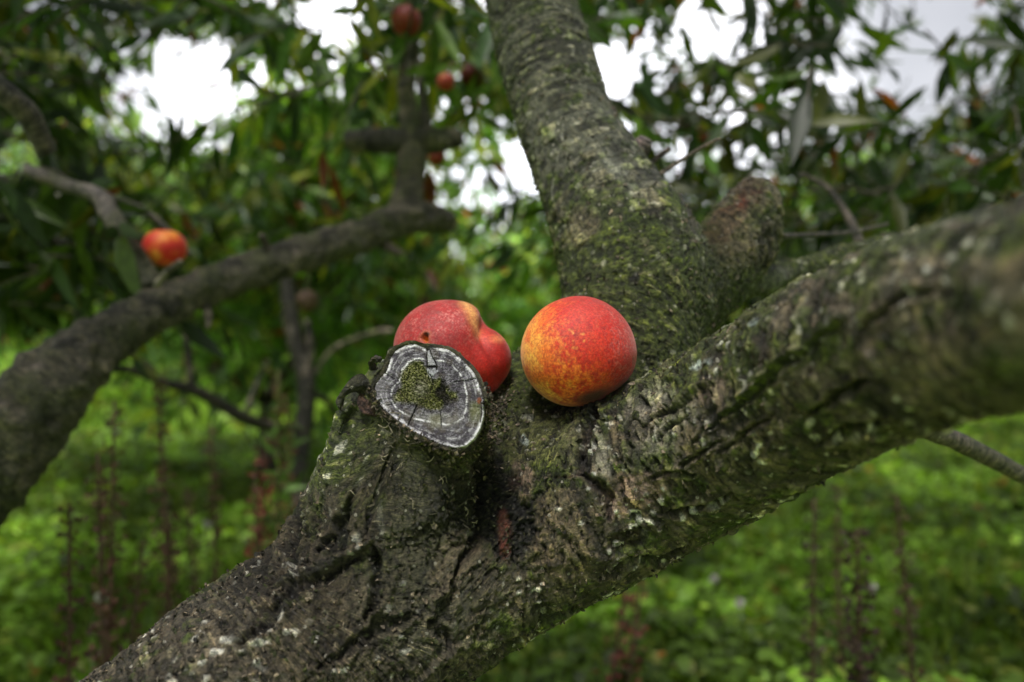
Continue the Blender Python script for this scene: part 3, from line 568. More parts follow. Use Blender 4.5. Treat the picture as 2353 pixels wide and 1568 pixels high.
for k, pts in enumerate([[(620, 600, 12, 1.22), (612, 565, 9, 1.22), (600, 540, 6, 1.2)], [(880, 560, 14, 1.34), (905, 575, 10, 1.33), (925, 582, 6, 1.32)], [(470, 700, 12, 1.15), (480, 735, 8, 1.14), (478, 755, 5, 1.13)]]):
    px_tube('knot', pts, 10, TREE, (.10, .08, .07), .25, 14, 60+k)
px_tube('branch', [(-80, 140, 30, .9), (0, 205, 28, .9), (60, 260, 27, .92), (110, 350, 22, .95)], 16, TREE, (.11, .09, .09), .1, 40, 10)
px_tube('branch', [(2000, 930, 30, .62), (2130, 985, 24, .66), (2200, 1015, 22, .68), (2290, 1060, 20, .7), (2420, 1130, 18, .72)], 16, TREE, (.16, .13, .12), .12, 50, 11, label='thin branch below the thick limb on the right')
px_tube('twig', [(1490, 420, 6, .735), (1540, 385, 5, .73), (1600, 347, 4.5, .725), (1640, 325, 4, .72), (1655, 319, 3, .718)], 10, TREE, (.15, .12, .10), .1, 40, 12, fine_moss=False)
px_tube('twig', [(1470, 402, 7, .735), (1500, 372, 6.5, .73), (1540, 340, 5.5, .725)], 10, TREE, (.10, .075, .062), .1, 24, 13, fine_moss=False)
px_tube('twig', [(1430, 400, 32, .735), (1455, 365, 28, .73), (1475, 335, 24, .725), (1484, 318, 16, .722)], 18, TREE, (.24, .19, .19), .16, 30, 14, fine_moss=False)
px_tube('twig', [(1452, 345, 9, .73), (1428, 315, 7, .73), (1418, 275, 6, .73), (1408, 245, 4.5, .73)], 10, TREE, (.15, .11, .11), .16, 30, 15, fine_moss=False)
for k, pts in enumerate([[(1780, 545, 8, .78), (1860, 540, 6, .85), (1950, 535, 5, .9), (2040, 515, 4, .95)], [(1990, 610, 14, 1.0), (1975, 560, 12, 1.0), (1950, 500, 9, 1.05), (1900, 430, 6, 1.1), (1840, 400, 5, 1.15)],
     [(1640, 480, 4, 1.1), (1680, 460, 4, 1.1), (1730, 400, 3, 1.2)]]):
    px_tube('twig', pts, 10, TREE, (.10, .085, .07), .1, 30, 16+k, fine_moss=False)
# ------------------------------------------------------------------ leaves
def leaf_template(kind):
    if kind == 'peach':
        xs = np.array([0, .16, .42, .70, 1.0]); ws = np.array([.05, .62, 1.0, .68, .03])
        v = []
        for x, w_ in zip(xs, ws): v += [(x, -w_, .22*w_), (x, 0, 0), (x, w_, .22*w_)]
        f = []
        for i in range(4):
            for j in range(2): a = i*3+j; f.append((a, a+1, a+4, a+3))
    elif kind == 'oval':
        xs = np.array([0, .35, .75, 1.0]); ws = np.array([.1, 1.0, .85, .1]); v = []
        for x, w_ in zip(xs, ws): v += [(x, -w_, .12*w_), (x, w_, .12*w_)]
        f = [(i*2, i*2+1, i*2+3, i*2+2) for i in range(3)]
    elif kind == 'far':
        v = [(0, -.15, 0), (.45, -1, .1), (1, 0, 0), (.45, 1, .1)]; f = [(0, 1, 2, 3)]
    else:
        v = [(0, -1, 0), (0, 1, 0), (.5, -.75, 0), (.5, .75, 0), (1, -.06, 0), (1, .06, 0)]; f = [(0, 1, 3, 2), (2, 3, 5, 4)]
    return np.array(v, float), np.array(f)
def leaves(pos, dirs, length, width, bend, kind, cols, roll=None, ups=None):
    """many leaves as one vertex/face block: pos, dirs (n,3)"""
    T, Fq = leaf_template(kind); n = len(pos); d = dirs/(np.linalg.norm(dirs, axis=1)[:, None]+1e-9)
    up = RNG.normal(size=(n, 3)) if ups is None else ups; s = np.cross(d, up); s /= np.linalg.norm(s, axis=1)[:, None]+1e-9; u = np.cross(s, d)
    X = T[None, :, 0]; x = X*length[:, None]; y = T[None, :, 1]*width[:, None]*.5; z = T[None, :, 2]*width[:, None]*.5-bend[:, None]*X**2*length[:, None]
    V = pos[:, None]+x[..., None]*d[:, None]+y[..., None]*s[:, None]+z[..., None]*u[:, None]
    Fa = (Fq[None]+(np.arange(n)*len(T))[:, None, None]).reshape(-1, 4)
    return V.reshape(-1, 3), Fa, np.repeat(cols, len(T), 0)
GREENS = np.array([(.035, .075, .012), (.05, .11, .014), (.022, .050, .014), (.085, .15, .02), (.03, .062, .022), (.12, .14, .018)])
def leaf_cols(n, bright=1.0, autumn=.02):
    c = GREENS[RNG.integers(0, len(GREENS), n)]*RNG.uniform(.6, 1.4, (n, 1))*bright; m = RNG.random(n) < autumn; c[m] = np.array([.20, .055, .012])*RNG.uniform(.5, 1.2, (m.sum(), 1)); return c
# how closely leaves cover the view above the horizon (rows of 80 px, columns of 98 px)
COVER = """656899645955999943883324
886435855777994546853456
993122478877993776745357
982227899886997676776567
487889998951199765776766
578989999951399965666777
998769998887899775787888
998996999998899989899999
999999999999999999999999"""
CV = np.array([[int(c) for c in r] for r in COVER.split()])
def cover(px, py):
    i = np.clip((py/80).astype(int), 0, 8); j = np.clip((px/98.05).astype(int), 0, 23); return CV[i, j]/9.0
def crown_near():
    A = Acc(); TW = Acc(); cnt = 0
    for s in range(4000):
        x = RNG.uniform(-350, 2700); y = RNG.uniform(-260, 640) if RNG.random() < .8 else RNG.uniform(350, 720); d = RNG.choice([RNG.uniform(1.3, 1.6), RNG.uniform(1.4, 2.4), RNG.uniform(2.2, 4.2)], p=[.06, .36, .58])
        if 1000 < x < 1300 and 420 < y: continue
        if 230 < x < 1300 and y > 230: d = RNG.uniform(2.5, 5.0)
        if 1500 < x and y > 250 and RNG.random() < .6: d = RNG.uniform(2.2, 5.0)
        c0 = cover(np.array([x]), np.array([y]))[0]
        if RNG.random() > c0**1.4*(1.0 if d > 1.5 else .75): continue
        if d < 1.6 and 330 < y and 300 < x < 1900: continue
        p0 = P(x, y, d); a = RNG.uniform(0, 2*math.pi); ln = RNG.uniform(.18, .4); dr = np.array([math.cos(a), math.sin(a), RNG.uniform(-.5, .5)])
        path = catmull([p0, p0+dr*ln*.5+[0, 0, .02], p0+dr*ln+[0, 0, -.06*RNG.random()]], 6); V, f, b = tube(path, np.linspace(.003, .0012, 6), 5); 
        m = int(RNG.integers(10, 19)); t = RNG.uniform(0, 1, m); pp = np.stack([np.interp(t*5, range(6), path[:, q]) for q in range(3)], 1)
        dd = dr*.55+RNG.normal(size=(m, 3))*.45+np.array([0, 0, -.65]); L_ = RNG.uniform(.065, .12, m); tip = pp+dd/np.linalg.norm(dd, axis=1)[:, None]*L_[:, None]*.6
        qx, qy, _ = proj(tip); inside = (qx > -60) & (qx < 2420) & (qy > -40); keep = np.where(inside, RNG.random(m) < cover(qx, qy)**1.6*1.15, True)
        # the open patches of sky stay open
        for cx, cy, rx, ry in ((300, 215, 38, 55), (385, 150, 26, 75), (330, 275, 75, 20), (505, 140, 28, 65), (450, 215, 40, 30), (1150, 360, 60, 55), (1155, 425, 70, 30), (1210, 350, 20, 70), (1410, 190, 36, 50), (1380, 125, 30, 25), (1600, 45, 55, 38), (1650, 105, 40, 32), (55, 360, 45, 60), (90, 460, 35, 22), (780, 70, 45, 50), (740, 30, 25, 60), (665, 200, 22, 40), (2110, 150, 55, 60), (1960, 90, 40, 60), (2200, 60, 60, 40), (1930, 190, 30, 40), (565, 560, 50, 22)):
            keep &= ~((np.hypot((qx-cx)/rx, (qy-cy)/ry) < 1))
        keep &= ~((np.abs(qx-945) < 42) & (qy > 170) & (qy < 490) & (d < 1.6)); keep &= ~((np.hypot(qx-1720, qy-480) < 120) & (d < .9+.4))
        if keep.sum() == 0: continue
        pp, dd, L_ = pp[keep], dd[keep], L_[keep]; k = len(pp); cnt += k
        if keep.mean() > .5: TW.add(V, f, (.06, .05, .035), b)
        br = .7 if (x < 300 or x > 1400) else 1.6  # middle leaves coloured lighter than the outer ones, standing in for light
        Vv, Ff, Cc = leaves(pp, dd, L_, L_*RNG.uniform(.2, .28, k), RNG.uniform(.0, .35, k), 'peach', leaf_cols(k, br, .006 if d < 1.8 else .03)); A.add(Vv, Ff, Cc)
    # unseen crown sprigs added overhead to shade the edges, sun gap above the fork
    sun = np.array(sdir); fork = P(1200, 850, .55)
    for s in range(1000):
        r_ = RNG.uniform(.3, 2.7); a = RNG.uniform(0, 2*math.pi); p0 = np.array([r_*math.cos(a)*1.15, 0.0+r_*math.sin(a)*.5, RNG.uniform(1.75, 2.9)])
        q = p0-fork; off = np.linalg.norm(q-sun*(q@sun))
        if off < .34 or np.hypot(q[0], q[1]) < .25: continue
        qx, qy, dd_ = proj(p0[None])
        if dd_[0] > 0 and qy[0] > -260 and -100 < qx[0] < 2450: continue
        a = RNG.uniform(0, 2*math.pi); dr = np.array([math.cos(a), math.sin(a), RNG.uniform(-.4, .4)]); ln = RNG.uniform(.2, .45); m = 16
        pp = p0+dr*ln*RNG.uniform(0, 1, m)[:, None]; dd = dr*.55+RNG.normal(size=(m, 3))*.45+np.array([0, 0, -.5]); L_ = RNG.uniform(.08, .14, m)
        V, f, b = tube(np.array([p0, p0+dr*ln*.5, p0+dr*ln]), np.array([.003, .002, .001]), 5); TW.add(V, f, (.06, .05, .035), b)
        Vv, Ff, Cc = leaves(pp, dd, L_, L_*.26, RNG.uniform(0, .3, m), 'peach', leaf_cols(m, 1.0, .02)); A.add(Vv, Ff, Cc)
    print('near leaves', cnt)
    A.build('crown', M_LEAF, TREE); o = TW.build('twigs', M_BARK_FAR, TREE); o['kind'] = 'stuff'
crown_near()
# ------------------------------------------------------------------ orchard trees behind
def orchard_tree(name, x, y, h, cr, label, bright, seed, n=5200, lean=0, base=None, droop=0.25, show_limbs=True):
    bright *= 1.3; rg = np.random.default_rng(seed); root = empty(name, (x, y, 0), label, 'tree', 'orchard trees behind the fork')
    pts = [np.array([x, y, -.05]), np.array([x+lean*.3, y, h*.12]), np.array([x+lean*.6, y, h*.24])]; V, f, b = tube(catmull(pts, 8), np.linspace(.11, .085, 8)*h/3, 12, seed, .15, lf=.3)
    obj_l('trunk', V, f, M_BARK_FAR, root, True, [('Col', 'FLOAT_COLOR', np.tile((.055, .046, .038), (len(V), 1))), ('bk', 'FLOAT_VECTOR', b)])
    tips = []
    for k in range(7):
        a = k/7*2*math.pi+rg.uniform(-.3, .3); r_ = cr*rg.uniform(.55, .95); p = [pts[-1], pts[-1]+[math.cos(a)*r_*.4, math.sin(a)*r_*.4, h*.14], pts[-1]+[math.cos(a)*r_*.8, math.sin(a)*r_*.8, h*rg.uniform(.3, .45)], pts[-1]+[math.cos(a)*r_, math.sin(a)*r_, h*rg.uniform(.42, .68)]]
        c = catmull(p, 14); V, f, b = tube(c, np.linspace(.055, .012, 14)*h/3, 8, seed+k, .15, lf=.3); obj_l('limb', V, f, M_BARK_FAR, root, True, [('Col', 'FLOAT_COLOR', np.tile((.07, .06, .05), (len(V), 1))), ('bk', 'FLOAT_VECTOR', b)]); tips += [c[i] for i in range(5, 14)]
    tips = np.array(tips); ncl = 150; cc = tips[rg.integers(0, len(tips), ncl)]+rg.normal(size=(ncl, 3))*np.array([.24, .24, .16])*cr
    lo = h*.25 if base is None else base; cc[:, 2] = np.clip(cc[:, 2], lo, h)
    i = rg.integers(0, ncl, n); pos = cc[i]+rg.normal(size=(n, 3))*np.array([.13, .13, .15])*h/3; pos[:, 2] = np.maximum(pos[:, 2], lo*.8)
    dd = rg.normal(size=(n, 3))*.6+np.array([0, 0, -.7]); ln = rg.uniform(.09, .16, n)*max(1, (y/6)**.35)
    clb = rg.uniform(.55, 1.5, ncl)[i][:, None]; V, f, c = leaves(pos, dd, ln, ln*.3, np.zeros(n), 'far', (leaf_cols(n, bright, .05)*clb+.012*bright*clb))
    obj_l('crown', V, f, M_LEAF, root, True, [('Col', 'FLOAT_COLOR', c)])
    return root
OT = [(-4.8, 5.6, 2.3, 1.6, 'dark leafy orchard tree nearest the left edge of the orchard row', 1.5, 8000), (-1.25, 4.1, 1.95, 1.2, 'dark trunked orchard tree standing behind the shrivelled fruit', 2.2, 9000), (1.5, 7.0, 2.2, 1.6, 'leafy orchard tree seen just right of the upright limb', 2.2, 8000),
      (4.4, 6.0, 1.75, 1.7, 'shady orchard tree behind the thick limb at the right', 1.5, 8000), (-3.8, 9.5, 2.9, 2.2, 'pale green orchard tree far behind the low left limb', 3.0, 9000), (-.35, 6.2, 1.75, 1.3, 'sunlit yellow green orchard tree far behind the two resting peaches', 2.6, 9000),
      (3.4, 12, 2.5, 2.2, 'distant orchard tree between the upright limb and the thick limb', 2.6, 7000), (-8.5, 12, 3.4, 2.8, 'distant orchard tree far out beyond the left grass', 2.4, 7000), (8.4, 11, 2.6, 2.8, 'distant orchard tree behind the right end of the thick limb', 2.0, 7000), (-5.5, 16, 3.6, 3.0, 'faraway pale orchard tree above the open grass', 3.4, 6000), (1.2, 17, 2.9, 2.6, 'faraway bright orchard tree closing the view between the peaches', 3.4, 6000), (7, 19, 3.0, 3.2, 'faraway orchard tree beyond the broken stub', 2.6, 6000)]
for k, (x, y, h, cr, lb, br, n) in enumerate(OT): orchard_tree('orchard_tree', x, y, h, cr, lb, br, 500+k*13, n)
hedge = empty('hedge', (0, 27, 0), 'long green belt of trees closing off the far end of the orchard grass', 'hedge')
hp = np.column_stack([RNG.uniform(-32, 32, 26000), RNG.uniform(24, 30, 26000), np.abs(RNG.normal(0, 1, 26000))*1.6]); hp[:, 2] = np.minimum(hp[:, 2], 2.6+.8*np.sin(hp[:, 0]*.7)+.5*np.sin(hp[:, 0]*1.9))
ln = RNG.uniform(.3, .6, len(hp)); V, f, c = leaves(hp, RNG.normal(size=hp.shape)+[0, 0, -.3], ln, ln*.45, ln*0, 'far', leaf_cols(len(hp), 2.6, .02)); obj_l('foliage', V, f, M_LEAF, hedge, True, [('Col', 'FLOAT_COLOR', c)])
# ------------------------------------------------------------------ ground, grass
def ground():
    n = 160; g = np.sinh(np.linspace(-4.2, 4.2, n))/math.sinh(4.2)*250; X, Y = np.meshgrid(g, g+0.0, indexing='ij'); V = np.column_stack([X.ravel(), Y.ravel(), 0*X.ravel()])
    near = np.exp(-(np.hypot(V[:, 0], V[:, 1]-3)/12)**2); V[:, 2] = .03*fbm(V*.8, 400, 2)*near
    i = np.arange(n-1)[:, None]*n; j = np.arange(n-1)[None]; f = np.stack([i+j, i+n+j, i+n+j+1, i+j+1], -1).reshape(-1, 4)
    m, nt, b, o = mat('orchard_turf'); t = N(nt, 'ShaderNodeTexCoord'); n1 = noise_n(nt, t.outputs['Object'], 1.3, 6); n2 = noise_n(nt, t.outputs['Object'], 22, 5)
    c = mixc(nt, 1, ramp(nt, n1, [(.3, (.11, .18, .02)), (.55, (.18, .29, .03)), (.75, (.25, .33, .05))]), ramp(nt, n2, [(.3, (.5, .5, .5)), (.7, (1.3, 1.3, 1.2))]), 'MULTIPLY'); L(nt, c, b.inputs['Base Color']); b.inputs['Roughness'].default_value = .9
    bp = N(nt, 'ShaderNodeBump', Strength=.8, Distance=.03); L(nt, n2, bp.inputs['Height']); L(nt, bp.outputs[0], b.inputs['Normal'])
    o = obj('ground', np_mesh('ground', V, f), m); tag(o, 'green orchard ground stretching away under the trees', None, None, 'structure')
ground()
def grass():
    A = Acc()
    # blades
    n = 52000; y = .8+RNG.random(n)**1.5*9; x = RNG.uniform(-1, 1, n)*(.75*y+.35); hgt = RNG.uniform(.08, .24, n)*(1+.35*vn(np.column_stack([x*1.5, y*1.5, 0*x]), 3)); hgt *= np.clip(1.25-y/9, .5, 1)
    c = np.array([(.13, .225, .026)])*RNG.uniform(.5, 1.5, (n, 1))*np.array([[1, 1, 1]])+RNG.random((n, 1))**4*np.array([[.12, .07, .01]])
    V, f, cc = leaves(np.column_stack([x, y, 0*x]), np.column_stack([RNG.normal(0, .35, n), RNG.normal(0, .35, n), np.ones(n)]), hgt, np.full(n, .005)*(1+y/4), RNG.uniform(0, .5, n), 'blade', c); A.add(V, f, cc)
    # broad leaves of clover and other herbs, layered
    n = 62000; y = .85+RNG.random(n)**1.35*5.5; x = RNG.uniform(-1, 1, n)*(.75*y+.3); cl = .5+.5*fbm(np.column_stack([x*2.2, y*2.2, 0*x]), 7, 2); top = .07+.20*cl*np.clip(1.2-y/7, .4, 1); z = top*RNG.random(n)**.5
    c = np.array([(.135, .24, .026)])*(.4+1.3*RNG.random((n, 1)))*(.45+1.15*ss(-.3, .4, vn(np.column_stack([x*4, y*4, 0*x]), 8)))[:, None]; m = RNG.random(n) < .10; c[m] += [.16, .15, .03]; m = RNG.random(n) < .012; c[m] = [.28, .12, .02]
    ln = RNG.uniform(.012, .042, n)*(1+.12*y); V, f, cc = leaves(np.column_stack([x, y, z]), np.column_stack([RNG.normal(size=(n, 2)), RNG.normal(.15, .45, n)]), ln, ln*RNG.uniform(.4, .9, n), RNG.uniform(0, .4, n), 'oval', c, ups=np.column_stack([RNG.normal(0, .4, (n, 2)), np.ones(n)])); A.add(V, f, cc)
    # farther tufts
    n = 26000; y = 6+RNG.random(n)*19; x = RNG.uniform(-1, 1, n)*.75*y; hgt = RNG.uniform(.05, .14, n)
    c = np.array([(.24, .38, .045)])*RNG.uniform(.5, 1.5, (n, 1)); V, f, cc = leaves(np.column_stack([x, y, 0*x]), np.column_stack([RNG.normal(0, .5, n), RNG.normal(0, .5, n), np.ones(n)]), hgt, np.full(n, .05), 0*y, 'blade', c); A.add(V, f, cc)
    o = A.build('grass', M_HERB, None); tag(o, 'lush green grass and clover growing below the tree', None, None, 'stuff')
grass()
# ------------------------------------------------------------------ dock and other tall weeds
def dock(px_, top_py, d, seed, label, red=(.12, .05, .028), gap=.028, sz=.007, leafy=False, lean=0, bot=None):
    rg = np.random.default_rng(seed); t = P(px_, top_py, d); t[2] = max(t[2], .12); b0 = np.array([t[0]-lean+rg.normal(0, .035), t[1]+rg.normal(0, .04), 0.0]); root = empty('dock_plant', tuple(b0), label, 'weed', 'tall weeds around the tree')
    path = catmull([b0, b0*.5+t*.5+[rg.normal(0, .012), 0, 0], t], 16); V, f, b = tube(path, np.linspace(.0052, .0022, 16), 6); obj_l('stem', V, f, M_DRY, root, True, [('Col', 'FLOAT_COLOR', np.tile(np.array([.075, .04, .022]) if not leafy else np.array([.10, .10, .03]), (len(V), 1)))])
    A = Acc(); h = t[2]; z = h*.25 if not leafy else h*.35
    while z < h:
        c = np.array([np.interp(z, path[:, 2], path[:, q]) for q in range(3)]); m = int(rg.integers(9, 15)); s = 1.3*sz*(1.25-.7*z/h)*rg.uniform(.8, 1.2)
        q = c+rg.normal(size=(m, 3))*s*np.array([.9, .9, .45]); dd = q-c+np.array([0, 0, -.3*s]); V, f, cc = leaves(q, dd, np.full(m, s*1.1), np.full(m, s*1.2), np.zeros(m), 'oval', np.array(red)[None]*rg.uniform(.3, 1.1, (m, 1))); A.add(V, f, cc); z += gap*rg.uniform(.7, 1.2)*(1.2-.5*z/h)
    A.build('seed_heads', M_DRY, root)
    n = 34 if leafy else 7; zz = rg.uniform(.45, 1.0, n)*h if leafy else rg.uniform(.03, .4, n)*h; c = np.array([[np.interp(q, path[:, 2], path[:, k]) for k in range(3)] for q in zz]); a = rg.uniform(0, 2*math.pi, n); ln = rg.uniform(.03, .06, n) if leafy else rg.uniform(.05, .12, n)
    V, f, cc = leaves(c, np.column_stack([np.cos(a), np.sin(a), rg.uniform(.2, .8, n)]), ln, ln*.26, rg.uniform(.2, .6, n), 'peach', np.array([[.09, .17, .03]])*rg.uniform(.6, 1.4, (n, 1))); obj_l('foliage', V, f, M_HERB, root, True, [('Col', 'FLOAT_COLOR', cc)])
DK = [(485, 975, 1.55, 'slim dock stalk with evenly spaced dark red whorls standing in open grass', {}), (365, 880, 1.35, 'tallest dark dock stalk, just left of the slim red one', dict(gap=.022)), (262, 920, 1.25, 'blurred brown weed stalk near the left limb', {}), (225, 1040, 1.15, 'short brown weed stalk at the far left of the grass', {}),
      (640, 850, 1.5, 'leafy willowherb spire beside the pruned stub', dict(leafy=True, red=(.15, .09, .03))), (655, 905, 1.7, 'second leafy weed spire close behind the first', dict(leafy=True, red=(.2, .07, .03))), (612, 1005, 1.5, 'loose red seeded weed below the leafy spires', dict(red=(.24, .04, .03), sz=.009, gap=.035, lean=.05)), (585, 1085, 1.45, 'low red seeded weed leaning over the trunk edge', dict(red=(.22, .04, .03), sz=.009, gap=.035)),
      (390, 1180, 1.2, 'short reddish weed stalk below the tallest one', {}), (430, 1120, 1.7, 'thin distant weed stalk between two dock stalks', {}), (330, 1240, 1.1, 'low blurred brown weed in the bottom left grass', {}), (160, 1160, 1.0, 'dark weed stalk against the left edge', {}),
      (1440, 1345, 1.45, 'dotted red dock stalk under the thick limb', dict(red=(.20, .03, .03), sz=.007, gap=.03)), (1478, 1310, 1.5, 'redder dock stalk just right of the dotted one', dict(red=(.20, .03, .03), sz=.007, gap=.03)), (1970, 1215, 1.15, 'stout dark weed stalk low on the right', dict(red=(.06, .03, .02), gap=.02, sz=.009)), (1870, 1150, 1.3, 'thin upright weed right below the thick limb', dict(red=(.07, .05, .02))),
      (2060, 1140, 1.25, 'blurred brown weed between thick limb and right edge', dict(red=(.09, .05, .02))), (1925, 1120, 1.6, 'faint thin weed behind the stout dark one', dict(red=(.08, .05, .02)))]
for k, (a, b, c, lb, kw) in enumerate(DK): dock(a, b, c, 700+k, lb, **kw)
# arching bare branches of a neighbour, low left, and the thin dead trunk behind
SAP = empty('bare_sapling', tuple(P(690, 1000, 2.2)*[1, 1, 0]), 'thin dark sapling with crooked bare branches behind the pruned stub', 'tree')
gz = lambda q: q
px_tube('trunk', [(690, 1390, 20, 2.2), (688, 1100, 19, 2.2), (705, 900, 22, 2.2), (680, 790, 20, 2.2), (665, 700, 19, 2.2), (660, 640, 17, 2.2), (655, 560, 14, 2.2)], 14, SAP, (.03, .026, .022), .15, 60, 31, M_BARK_FAR, False)
for k, pts in enumerate([[(700, 985, 9, 2.2), (620, 980, 12, 2.1), (560, 960, 15, 2.0), (500, 925, 14, 1.95), (440, 895, 13, 1.9), (380, 880, 11, 1.85), (300, 850, 10, 1.8), (230, 850, 8, 1.75)], [(440, 895, 8, 1.9), (435, 830, 9, 1.9), (425, 760, 8, 1.9)], [(560, 960, 6, 2.), (590, 880, 6, 2.1), (615, 830, 5, 2.1)],
     [(700, 900, 12, 2.2), (712, 800, 11, 2.2), (705, 735, 7, 2.2)], [(700, 900, 10, 2.2), (750, 920, 8, 2.3), (775, 960, 7, 2.4)], [(720, 860, 5, 2.2), (770, 800, 6, 2.3), (860, 765, 7, 2.3), (905, 760, 5, 2.3)]]):
    px_tube('branch', pts, 10, SAP, (.055, .045, .038) if k < 5 else (.16, .15, .09), .12, 40, 40+k, M_BARK_FAR, False)
# ------------------------------------------------------------------ peaches
def peach_material(name):
    m, nt, b, o = mat(name); ca = N(nt, 'ShaderNodeAttribute', attribute_name='Col'); t = N(nt, 'ShaderNodeTexCoord')
    n1 = noise_n(nt, t.outputs['Object'], 1600, 4, .7); n2 = noise_n(nt, t.outputs['Object'], 260, 5, .65)
    c = mixc(nt, .8, ca.outputs['Color'], ramp(nt, n2, [(.32, (.85, .62, .6)), (.5, (1, 1, 1)), (.68, (1.2, 1.45, 1.5))]), 'MULTIPLY')
    n3 = noise_n(nt, t.outputs['Object'], 620, 4, .7); c = mixc(nt, .75, c, ramp(nt, n3, [(.36, (.62, .45, .45)), (.52, (1, 1, 1)), (.66, (1.3, 1.7, 1.6))]), 'MULTIPLY')
    fz = ramp(nt, n1, [(.45, (0, 0, 0)), (.75, (1, 1, 1))]); c = mixc(nt, math_n(nt, 'MULTIPLY', fz, .13), c, (.85, .50, .44)); L(nt, c, b.inputs['Base Color'])
    b.inputs['Roughness'].default_value = .50; b.inputs['Specular IOR Level'].default_value = .42; b.inputs['Sheen Weight'].default_value = .24; b.inputs['Sheen Roughness'].default_value = .36; b.inputs['Sheen Tint'].default_value = (1, .80, .76, 1)
    b.inputs['Subsurface Weight'].default_value = .12; b.inputs['Subsurface Radius'].default_value = (.006, .002, .001); b.inputs['Subsurface Scale'].default_value = .5
    bp = N(nt, 'ShaderNodeBump', Strength=.5, Distance=.0006); L(nt, n1, bp.inputs['Height']); L(nt, bp.outputs[0], b.inputs['Normal']); return m
M_PEACH = peach_material('peach_skin')
def ico(sub):
    bm = bmesh.new(); bmesh.ops.create_icosphere(bm, subdivisions=sub, radius=1); bm.verts.ensure_lookup_table()
    V = np.array([q.co[:] for q in bm.verts]); Fq = np.array([[a.index for a in q.verts] for q in bm.faces]); bm.free(); return V, Fq
ICO7 = ico(7); ICO4 = ico(4)
YEL = C(1.0, .46, .06); ORG = C(.90, .19, .02); RED = C(.66, .012, .008); DRED = C(.25, .005, .008); BLUSH = C(.45, .035, .035)
def peach_right():
    D, f = ICO7; px0, py0, d0 = 1330, 812, .550; c0 = P(px0, py0, d0); u = FPX/d0
    # groove-free cheek towards the camera, flattened foot, shallow dent low on the right
    x, y, z = D[:, 0], D[:, 1], D[:, 2]
    r = 131/u*(1+.012*fbm(D*1.3, 600, 2)); r = r*(1-.03*ss(.35, 1, -z))*(1+.02*ss(-.2, .9, x)*ss(.6, -.6, np.abs(z)))
    r = r*(1-.035*ss(.1, .9, x)*ss(-.2, -.8, z)); r = r*(1+.022*np.exp(-((x+.75)**2+(z-.1)**2)/.3))*(1-.03*np.exp(-((x-.75)**2+(z+.75)**2)/.12))
    hd = np.array([.22, -.48, -.85]); hd /= np.linalg.norm(hd); a = np.arccos(np.clip(D@hd, -1, 1)); r = r-.004*np.exp(-(a/.5)**2)
    sut = np.exp(-((x*.9+y*.25-.55)/.07)**2)*ss(0, .4, y); r = r-.0015*sut
    V = c0+D*r[:, None]; qx, qy, _ = proj(V); sx_ = (qx-px0)/131; sy = (qy-py0)/131
    col = np.tile(ORG, (len(V), 1)); n = fbm(D*3.2, 610, 3); n5 = fbm(D*9, 613, 3); n9 = fbm(D*22, 616, 3)
    col = lerp(col, YEL, ss(-.1, .6, n+.5*n5-.55*(sx_+.35)+.15*(y < 0)))
    rd = ss(-.38, .42, .80*sx_-.38*sy+.30*n5+.40*n+.40*n9+.14+.22*np.exp(-((sx_-.1)/.3)**2-((sy+.45)/.5)**2)+.12*(np.abs(sx_) < 2)); col = lerp(col, RED, rd*.92)
    lowr = np.exp(-((sx_-.35)/.28)**2-((sy-.55)/.12)**2); col = lerp(col, C(.75, .30, .06), lowr*.55*(.6+n5))
    col = lerp(col, DRED, ss(.05, .5, n5+n9*.7-.1)*ss(-.6, .3, sx_+.4*n)*.85); col = lerp(col, RED, ss(.15, .45, n9+.4*n5)*ss(-1.0, -.2, sx_)*.6); col = lerp(col, BLUSH, ss(.45, .95, np.hypot(sx_-.1, sy))*ss(-.2, .5, sx_-sy*.4)*.55)
    stk = fbm(D*np.array([13, 13, 4.5])+.8*n5[:, None], 626, 3); col = lerp(col, DRED, ss(.05, .45, stk)*ss(-.55, .5, sx_-.1)*ss(.9, .2, sy+.2)*.7); col = lerp(col, RED, ss(.1, .4, stk)*ss(-.9, -.3, sx_)*.75); col = lerp(col, C(.62, .17, .14), ss(.1, .6, vn(D*40, 628)+n9*.8)*ss(.25, .9, sx_+.25*np.abs(sy))*.6)
    spk = ss(.35, .6, vn(D*26*np.array([1, 1, .5]), 620))*ss(.5, -.2, np.hypot(sx_+.15, sy+.3)-.4); col = lerp(col, C(.60, .05, .02), spk*.6)
    spy = ss(.45, .95, vn(D*17, 623)+.3*n9)*np.exp(-((sx_+.05)/.3)**2-((sy+.3)/.35)**2); col = lerp(col, C(.92, .50, .10), spy*.6)
    col = lerp(col, C(.45, .12, .06), ss(.5, 1, sy)*ss(.3, -.4, sx_)*.35); col = lerp(col, C(.02, .007, .005), np.exp(-(a/.34)**4)*.9*(sy > .5))  # shading painted along the bottom, contact shadow painted dark over the dent
    root = empty('peach', tuple(c0), 'round yellow and red peach resting whole on the fork, right of the other', 'peach', 'two ripe peaches resting in the fork')
    obj_l('fruit', V, f, M_PEACH, root, True, [('Col', 'FLOAT_COLOR', col)])
peach_right()
